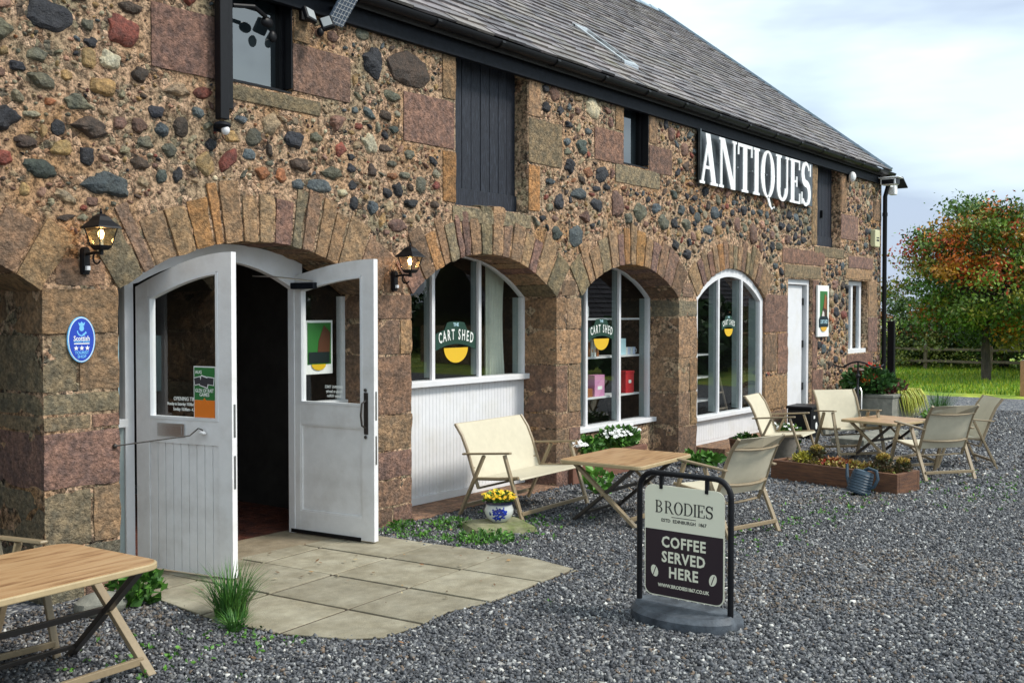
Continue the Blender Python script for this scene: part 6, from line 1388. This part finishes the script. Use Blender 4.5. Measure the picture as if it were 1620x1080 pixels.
b = MB(); b.ellipsoid((0.46, 0, 0.84), 0.04, 0.035, 0.035, 12, 8); b.build('headlamp', M['black'], bk, smooth=True)
b = MB(); b.tube([(0.55 + 0.365*math.cos(R(a)), 0, 0.34 + 0.365*math.sin(R(a))) for a in range(20, 171, 15)], 0.014, 6); b.build('mudguard', M['black'], bk, smooth=True)

# ---- steps handrail beyond the corner
hr = empty('handrail', (13.2, 0.0, 0)); tag(hr, 'black timber handrail post and brace just past the barn corner', 'handrail')
MB().box(-0.05, 0.05, -0.06, 0.06, -0.03, 1.63).build('post', M['black'], hr, bevel=0.005)
b = MB(); b.bar((0.0, 0.07, 0.55), (0.0, 0.9, 1.15), 0.06, 0.06, up=(1, 0, 0)); b.build('brace', M['black'], hr)
b = MB(); b.bar((0.0, 0.07, 1.45), (0.0, 1.5, 2.2), 0.03, 0.03, up=(1, 0, 0)); b.build('rail', M['white'], hr)
MB().box(-0.05, 0.05, 1.44, 1.54, -0.03, 2.3).build('post', M['black'], hr, bevel=0.005)
# timber post at right edge
t = empty('timber_post', (17.95, -1.36, 0)); tag(t, 'short tan timber post where the gravel meets the lawn', 'post')
MB().box(-0.09, 0.09, -0.09, 0.09, -0.05, 0.77).build('post', mat('tan_timber', (0.42, 0.22, 0.11), rough=0.8, var=0.2, scale=8), t, bevel=0.006); MB().add([(-0.10,-0.10,0.771),(0.10,-0.10,0.771),(0.10,0.10,0.771),(-0.10,0.10,0.771),(0,0,0.80)], [(0,1,4),(1,2,4),(2,3,4),(3,0,4)]).build('cap', M['fencewood'], t)

# ================================================================== WEEDS AND PLANTS
def weed(x, y, r, h, n, size, label, name='leafy_weed', cols=GREEN, cat='plant', group='weeds growing in the gravel', z=0.0):
    t = empty(name, (x, y, z)); tag(t, label, cat, group)
    b = MB(); leafy(b, (0, 0, h*0.5), r, r, h*0.5, n, size, cols, up=0.5, elong=1.4); b.build('foliage', M['leaf'], t)
    b = MB()
    for k in range(6): a = rp.uniform(0, 6.28); b.tube([(0.2*r*math.cos(a), 0.2*r*math.sin(a), 0), (0.7*r*math.cos(a), 0.7*r*math.sin(a), h*0.7)], 0.003, 4, c=(0.08, 0.15, 0.03))
    b.build('stem', M['leaf'], t)
weed(-2.98, -0.42, 0.17, 0.24, 150, 0.085, 'broad leaved weed between the nearest table and the left door')
weed(2.15, -0.55, 0.18, 0.26, 40, 0.13, 'bright broad leaved plant under the table by the bench', cols=GREEN[1:3])
weed(4.5, -0.50, 0.24, 0.18, 70, 0.14, 'low broad leaved plant at the foot of the pier between the second and third windows', cols=GREEN[1:3])
weed(-0.30, -0.16, 0.12, 0.08, 90, 0.035, 'small weed at the foot of the pier beside the open door')
weed(0.02, -0.45, 0.22, 0.07, 170, 0.032, 'spreading weed behind the mossy slab')
weed(-0.28, -1.02, 0.24, 0.08, 260, 0.038, 'spreading weed between the paving and the mossy slab')
weed(6.35, -0.72, 0.22, 0.22, 120, 0.10, 'leafy plant behind the chair by the far table')
weed(10.9, -1.5, 0.30, 0.28, 160, 0.11, 'low green plant beside the concrete planter')
weed(7.4, -0.35, 0.20, 0.25, 90, 0.09, 'leafy plant in front of the stone between third window and side door')
def tuft(x, y, r, h, n, label, name='grass_tuft', cols=((0.03, 0.10, 0.02), (0.05, 0.15, 0.025), (0.08, 0.20, 0.03)), z=0.0):
    t = empty(name, (x, y, z)); tag(t, label, 'grass', 'clumps of long grass')
    b = MB()
    for k in range(n):
        a = rp.uniform(0, 6.283); q = r*0.35*math.sqrt(rp.random()); p = Vector((q*math.cos(a), q*math.sin(a), 0)); ln = h*rp.uniform(0.5, 1.15); lean = rp.uniform(0.05, 0.75)*r*1.3; a += rp.gauss(0, 0.4)
        d = Vector((math.cos(a), math.sin(a), 0)); w = Vector((-d.y, d.x, 0))*0.003; c = rp.choice(cols)
        qs = [p + d*(lean*u*u) + Vector((0, 0, ln*u - ln*0.18*u*u*u*(lean/r))) for u in (0, 0.35, 0.7, 1)]
        b.add([qs[0]-w, qs[0]+w, qs[1]-w, qs[1]+w, qs[2]-w*0.7, qs[2]+w*0.7, qs[3]], [(0,1,3,2),(2,3,5,4),(4,5,6)], c)
    b.build('blades', M['leaf'], t); return t
tuft(-2.84, -1.14, 0.26, 0.33, 330, 'tall grass tuft at the edge of the paving in front of the left door')
tuft(-2.98, -1.35, 0.14, 0.12, 120, 'short grass tuft low on the gravel beside the taller one')
tuft(11.9, -1.2, 0.45, 0.55, 260, 'tall dark grass clump to the right of the concrete planter')
# scattered seedlings in the gravel
b = MB()
for k in range(650):
    for (cx_, cy_, sx_, sy_) in [rp.choice([(-3.0, -1.4, 0.5, 0.25), (-0.2, -0.7, 0.35, 0.35), (0.3, -0.9, 0.3, 0.15), (4.6, -3.6, 0.9, 0.35), (-0.45, -0.4, 0.1, 0.3), (2.3, -2.7, 1.4, 0.2)])]:
        x, y = rp.gauss(cx_, sx_), rp.gauss(cy_, sy_)
        if y > -0.06 or inside(PATIO, np.array([x]), np.array([y]))[0]: continue
        leafy(b, (x, y, 0.02), 0.03, 0.03, 0.015, 3, 0.03, GREEN[:3], up=0.3)
tag(b.build('seedlings', M['leaf']), 'tiny green seedlings scattered through the gravel', 'plants', kind='stuff')
b = MB()
for k in range(130):
    x, y = rp.choice([(rp.uniform(-2.7, -0.6), rp.gauss(-0.5, 0.6)), (rp.uniform(-4.2, 4), rp.gauss(-1.8, 0.9)), (rp.uniform(-0.3, 8), rp.gauss(-0.35, 0.2))])
    if y > -0.06 or x < -4.4: continue
    a = rp.uniform(0, 6.28); s = rp.uniform(0.010, 0.024); d = Vector((math.cos(a), math.sin(a), rp.uniform(-0.2, 0.5)))*s; e = Vector((-math.sin(a), math.cos(a), rp.uniform(-0.2, 0.4)))*s*0.55; p = Vector((x, y, 0.03))
    b.add([p-d, p+e, p+d, p-e], [(0,1,2,3)], rp.choice([(0.30, 0.19, 0.09), (0.22, 0.11, 0.05), (0.42, 0.34, 0.20), (0.14, 0.08, 0.04)]))
tag(b.build('fallen_leaves', M['leaf']), kind='stuff')
# round boulder behind left table
t = MB(); t.ellipsoid((0, 0, 0.05), 0.16, 0.12, 0.08, 14, 8, jit=0.05, rg=rp); o = t.build('boulder', M['concrete'], smooth=True); o.location = (-3.22, -0.42, 0); tag(o, 'smooth pale boulder on the gravel behind the nearest table', 'stone')

# ================================================================== LAWN, FENCE, TREES
b = MB(); rg = np.random.RandomState(5); n = 42000
X = 18.0 + rg.rand(n)**1.3*13; Y = -4 + rg.rand(n)*12; hh = rg.uniform(0.04, 0.10, n); an = rg.uniform(0, 6.28, n); le = rg.uniform(0.0, 0.05, n)
zz = 0.02 + 0.012*(X - 18)
V = np.zeros((n, 4, 3)); wv = 0.012
V[:, 0] = np.stack([X - wv*np.sin(an), Y + wv*np.cos(an), zz - 0.02], 1); V[:, 1] = np.stack([X + wv*np.sin(an), Y - wv*np.cos(an), zz - 0.02], 1)
V[:, 2] = np.stack([X + le*np.cos(an) + 0.3*wv*np.sin(an), Y + le*np.sin(an) - 0.3*wv*np.cos(an), zz + hh], 1); V[:, 3] = np.stack([X + le*np.cos(an) - 0.3*wv*np.sin(an), Y + le*np.sin(an) + 0.3*wv*np.cos(an), zz + hh], 1)
pal = np.array([(0.17, 0.33, 0.015), (0.24, 0.38, 0.02), (0.40, 0.44, 0.03), (0.09, 0.20, 0.015)]); C = pal[rg.choice(4, n)]
tag(bulk('grass', V.reshape(-1, 3), (np.arange(4)[None] + 4*np.arange(n)[:, None]), np.repeat(C, 4, axis=0), M['leaf']), kind='stuff')

fe = empty('timber_fence', (25.9, 0, 0.05)); tag(fe, 'weathered post and rail fence beyond the lawn', 'fence')
for y in (6.5, 4.6, 2.9, 1.1, -0.7, -2.5):
    MB().box(-0.045, 0.045, y-0.045, y+0.045, 0, 0.80).build('post', M['fencewood'], fe, bevel=0.006)
for z in (0.32, 0.68):
    b = MB(); 
    for y0, y1 in ((6.5, 4.6), (4.6, 2.9), (2.9, 1.1), (1.1, -0.7), (-0.7, -2.5)): b.bar((-0.08, y0, z + rp.uniform(-0.02, 0.02)), (-0.08, y1, z + rp.uniform(-0.02, 0.02)), 0.03, 0.07)
    b.build('rail', M['fencewood'], fe)

def tree(name, label, x, y, h, rad, cz, crz, ncl, nleaf, size, cols, trunk_r=0.12, lean=(0, 0), group='trees and bushes beyond the lawn', seed=1, gaps=0.25, low=True, zb=0.06, berries=None, cat='tree'):
    t = empty(name, (x, y, zb)); tag(t, label, cat, group); rg = random.Random(seed)
    b = MB(); cl = []
    tp = Vector((lean[0], lean[1], cz*0.75)); b.tube([(0, 0, -0.1), (lean[0]*0.3, lean[1]*0.3, cz*0.35), tp], [trunk_r*1.25, trunk_r, trunk_r*0.6], 8)
    for k in range(ncl):
        while True:
            p = Vector((rg.uniform(-1, 1), rg.uniform(-1, 1), rg.uniform(-1, 1)))
            if 0.25 < p.length < 1: break
        if rg.random() < 0.65: p = p.normalized() * rg.uniform(0.72, 1.05)
        w = 1 - 0.25*max(0, p.z); q = Vector((p.x*rad*w, p.y*rad*w, cz + p.z*crz)); cl.append((q, p))
        if k % 3 == 0:
            mid = tp.lerp(q, 0.5) + Vector((0, 0, -0.08*crz)); st = Vector((lean[0]*0.6, lean[1]*0.6, cz*rg.uniform(0.4, 0.72))); b.tube([st, mid, q], [trunk_r*0.42, trunk_r*0.22, 0.012], 5)
    b.build('trunk', M['bark'], t, smooth=True)
    V = []; C = []; nr = np.random.RandomState(seed)
    for (q, p) in cl:
        m_ = int(nleaf/ncl*rg.uniform(0.5, 1.5)); s = rg.uniform(0.07, 0.13)*rad
        c = cols(p, rg); ce = nr.normal(0, 1, (m_, 3))*np.array([s*1.2, s*1.2, s*0.75]) + np.array(q); 
        d = nr.normal(0, 1, (m_, 3)); d /= np.linalg.norm(d, axis=1, keepdims=True); e = np.cross(d, nr.normal(0, 1, (m_, 3))); e /= np.linalg.norm(e, axis=1, keepdims=True)
        sz = size*nr.uniform(0.6, 1.3, (m_, 1)); V.append(np.stack([ce - d*sz/2, ce + e*sz*0.28, ce + d*sz/2, ce - e*sz*0.28], 1)); cc = np.array(c)[None]*nr.uniform(0.65, 1.35, (m_, 1)); C.append(np.repeat(cc, 4, axis=0))
    V = np.concatenate(V); C = np.concatenate(C); o = bulk('crown', V.reshape(-1, 3), np.arange(4)[None] + 4*np.arange(len(V))[:, None], C, M['leaf']); o.parent = t
    return t
DG = [(0.022, 0.06, 0.013), (0.035, 0.095, 0.017), (0.045, 0.115, 0.02), (0.08, 0.16, 0.03)]
def rowan(p, rg):
    if p.z > 0.82 and rg.random() < 0.8: return rg.choice([(0.08, 0.16, 0.03), (0.10, 0.19, 0.04)])
    if (p.z > -0.15 and p.y < 0.45 and rg.random() < 0.62) or rg.random() < 0.12: return rg.choice([(0.46, 0.12, 0.012), (0.40, 0.19, 0.015), (0.42, 0.06, 0.015), (0.26, 0.18, 0.02), (0.14, 0.17, 0.02)])
    return rg.choice([(0.06, 0.14, 0.015), (0.11, 0.22, 0.025), (0.16, 0.26, 0.03), (0.04, 0.09, 0.012), (0.22, 0.22, 0.025), (0.12, 0.20, 0.03)])
tree('rowan_tree', 'spreading rowan with orange and red autumn leaves and open green top', 22.1, 0.35, 4.8, 2.05, 2.75, 1.80, 230, 36000, 0.105, rowan, 0.10, (0.1, 0.15), seed=4)
gf = lambda pal: (lambda p, rg: rg.choice(pal))
tree('dark_tree', 'dark green tree at the right edge behind the orange rowan', 24.0, -1.35, 4.6, 1.9, 2.5, 1.9, 90, 12000, 0.13, gf(DG[:3] + [(0.20, 0.10, 0.015)]), 0.12, seed=5)
tree('dark_tree', 'dense dark tree standing directly behind the rowan trunk', 27.6, 1.1, 4.0, 2.1, 2.0, 1.9, 90, 12000, 0.14, gf(DG[:3]), 0.12, seed=6)
tree('hedge_shrub', 'olive and rust coloured shrub just right of the barn corner', 27.4, 4.3, 2.6, 1.7, 1.25, 1.35, 80, 13000, 0.10, gf([(0.06, 0.12, 0.02), (0.14, 0.15, 0.02), (0.22, 0.09, 0.02), (0.04, 0.08, 0.015)]), 0.06, seed=7, cat='shrub')
tree('hedge_shrub', 'leafy green shrub behind the fence left of the rowan', 28.5, 2.7, 2.6, 1.5, 1.2, 1.2, 60, 8000, 0.11, gf(DG[1:] + [(0.14, 0.15, 0.02)]), 0.06, seed=8, cat='shrub')
tree('hedge_shrub', 'low scrubby bush tangled along the right part of the fence', 27.2, -0.2, 1.4, 1.5, 0.6, 0.6, 50, 5000, 0.09, gf([(0.16, 0.17, 0.05), (0.20, 0.15, 0.07), (0.07, 0.13, 0.02)]), 0.04, seed=9, cat='shrub')
tree('hedge_shrub', 'low scrubby bush along the left part of the fence by the barn', 26.9, 3.3, 1.2, 1.6, 0.45, 0.5, 50, 5000, 0.09, gf([(0.16, 0.19, 0.04), (0.07, 0.13, 0.02), (0.22, 0.24, 0.05)]), 0.04, seed=10, cat='shrub')
tree('dark_tree', 'dark tree filling the gap at the far right of the lawn', 28.5, -3.2, 4.4, 2.4, 2.2, 2.1, 80, 9000, 0.15, gf(DG[:2] + [(0.02, 0.04, 0.01)]), 0.12, seed=12)
# across the yard, seen only in the window panes
for i in range(13):
    tree('yard_tree', 'dark leafy tree across the yard reflected in the shop windows', 3 + i*4.6 + rp.uniform(-1, 1), -23 - 0.35*i + rp.uniform(-1.5, 1.5), 5, 3.2, 1.15 + rp.uniform(-0.15, 0.25), 1.15, 40, 3200, 0.33, gf(DG[:2]), 0.2, seed=40+i, group='trees across the yard', zb=-0.03)
hd = empty('yard_hedge', (36, -8.6, 0)); tag(hd, 'long dark hedge across the yard reflected in the shop windows', 'hedge')
nr = np.random.RandomState(77); n = 30000; ce = np.stack([nr.uniform(-17, 34, n), nr.normal(0, 0.55, n), nr.beta(1.6, 1.2, n)*1.75], 1); ce[:, 2] *= 1 + 0.18*np.sin(ce[:, 0]*0.9) + 0.1*np.sin(ce[:, 0]*2.3)
d = nr.normal(0, 1, (n, 3)); d /= np.linalg.norm(d, axis=1, keepdims=True); e = np.cross(d, nr.normal(0, 1, (n, 3))); e /= np.linalg.norm(e, axis=1, keepdims=True); sz = nr.uniform(0.25, 0.5, (n, 1))
V = np.stack([ce - d*sz/2, ce + e*sz*0.35, ce + d*sz/2, ce - e*sz*0.35], 1); C = np.array(DG)[nr.choice(3, n)]
o = bulk('foliage', V.reshape(-1, 3), np.arange(4)[None] + 4*np.arange(n)[:, None], np.repeat(C, 4, axis=0), M['leaf']); o.parent = hd
sh_ = empty('slate_shed', (27.5, -13.5, 0), R(20)); tag(sh_, 'low slate roofed shed across the yard reflected in the third window', 'shed')
MB().box(-7, 7, -2.5, 2.5, -0.1, 1.35).build('wall', M['mortar'], sh_)
b = MB(); 
for k in range(16):
    u0, u1 = k/16, (k+1)/16; y0, y1 = 2.8 - 2.8*u0, 2.8 - 2.8*u1 - 0.1; z0, z1 = 1.30 + 2.6*u0 + 0.03, 1.30 + 2.6*u1 + 0.06
    for i in range(28): kk = rp.uniform(0.7, 1.2); b.add([(-7.2 + i*0.514, y0, z0), (-7.2 + (i+1)*0.514 - 0.02, y0, z0), (-7.2 + (i+1)*0.514 - 0.02, y1, z1), (-7.2 + i*0.514, y1, z1)], [(0, 1, 2, 3)], (0.11*kk, 0.09*kk, 0.10*kk))
b.add([(-7.2, -2.8, 1.3), (7.2, -2.8, 1.3), (7.2, 0, 3.95), (-7.2, 0, 3.95)], [(0, 1, 2, 3)], (0.1, 0.09, 0.1)); b.build('roof', M['slate'], sh_)
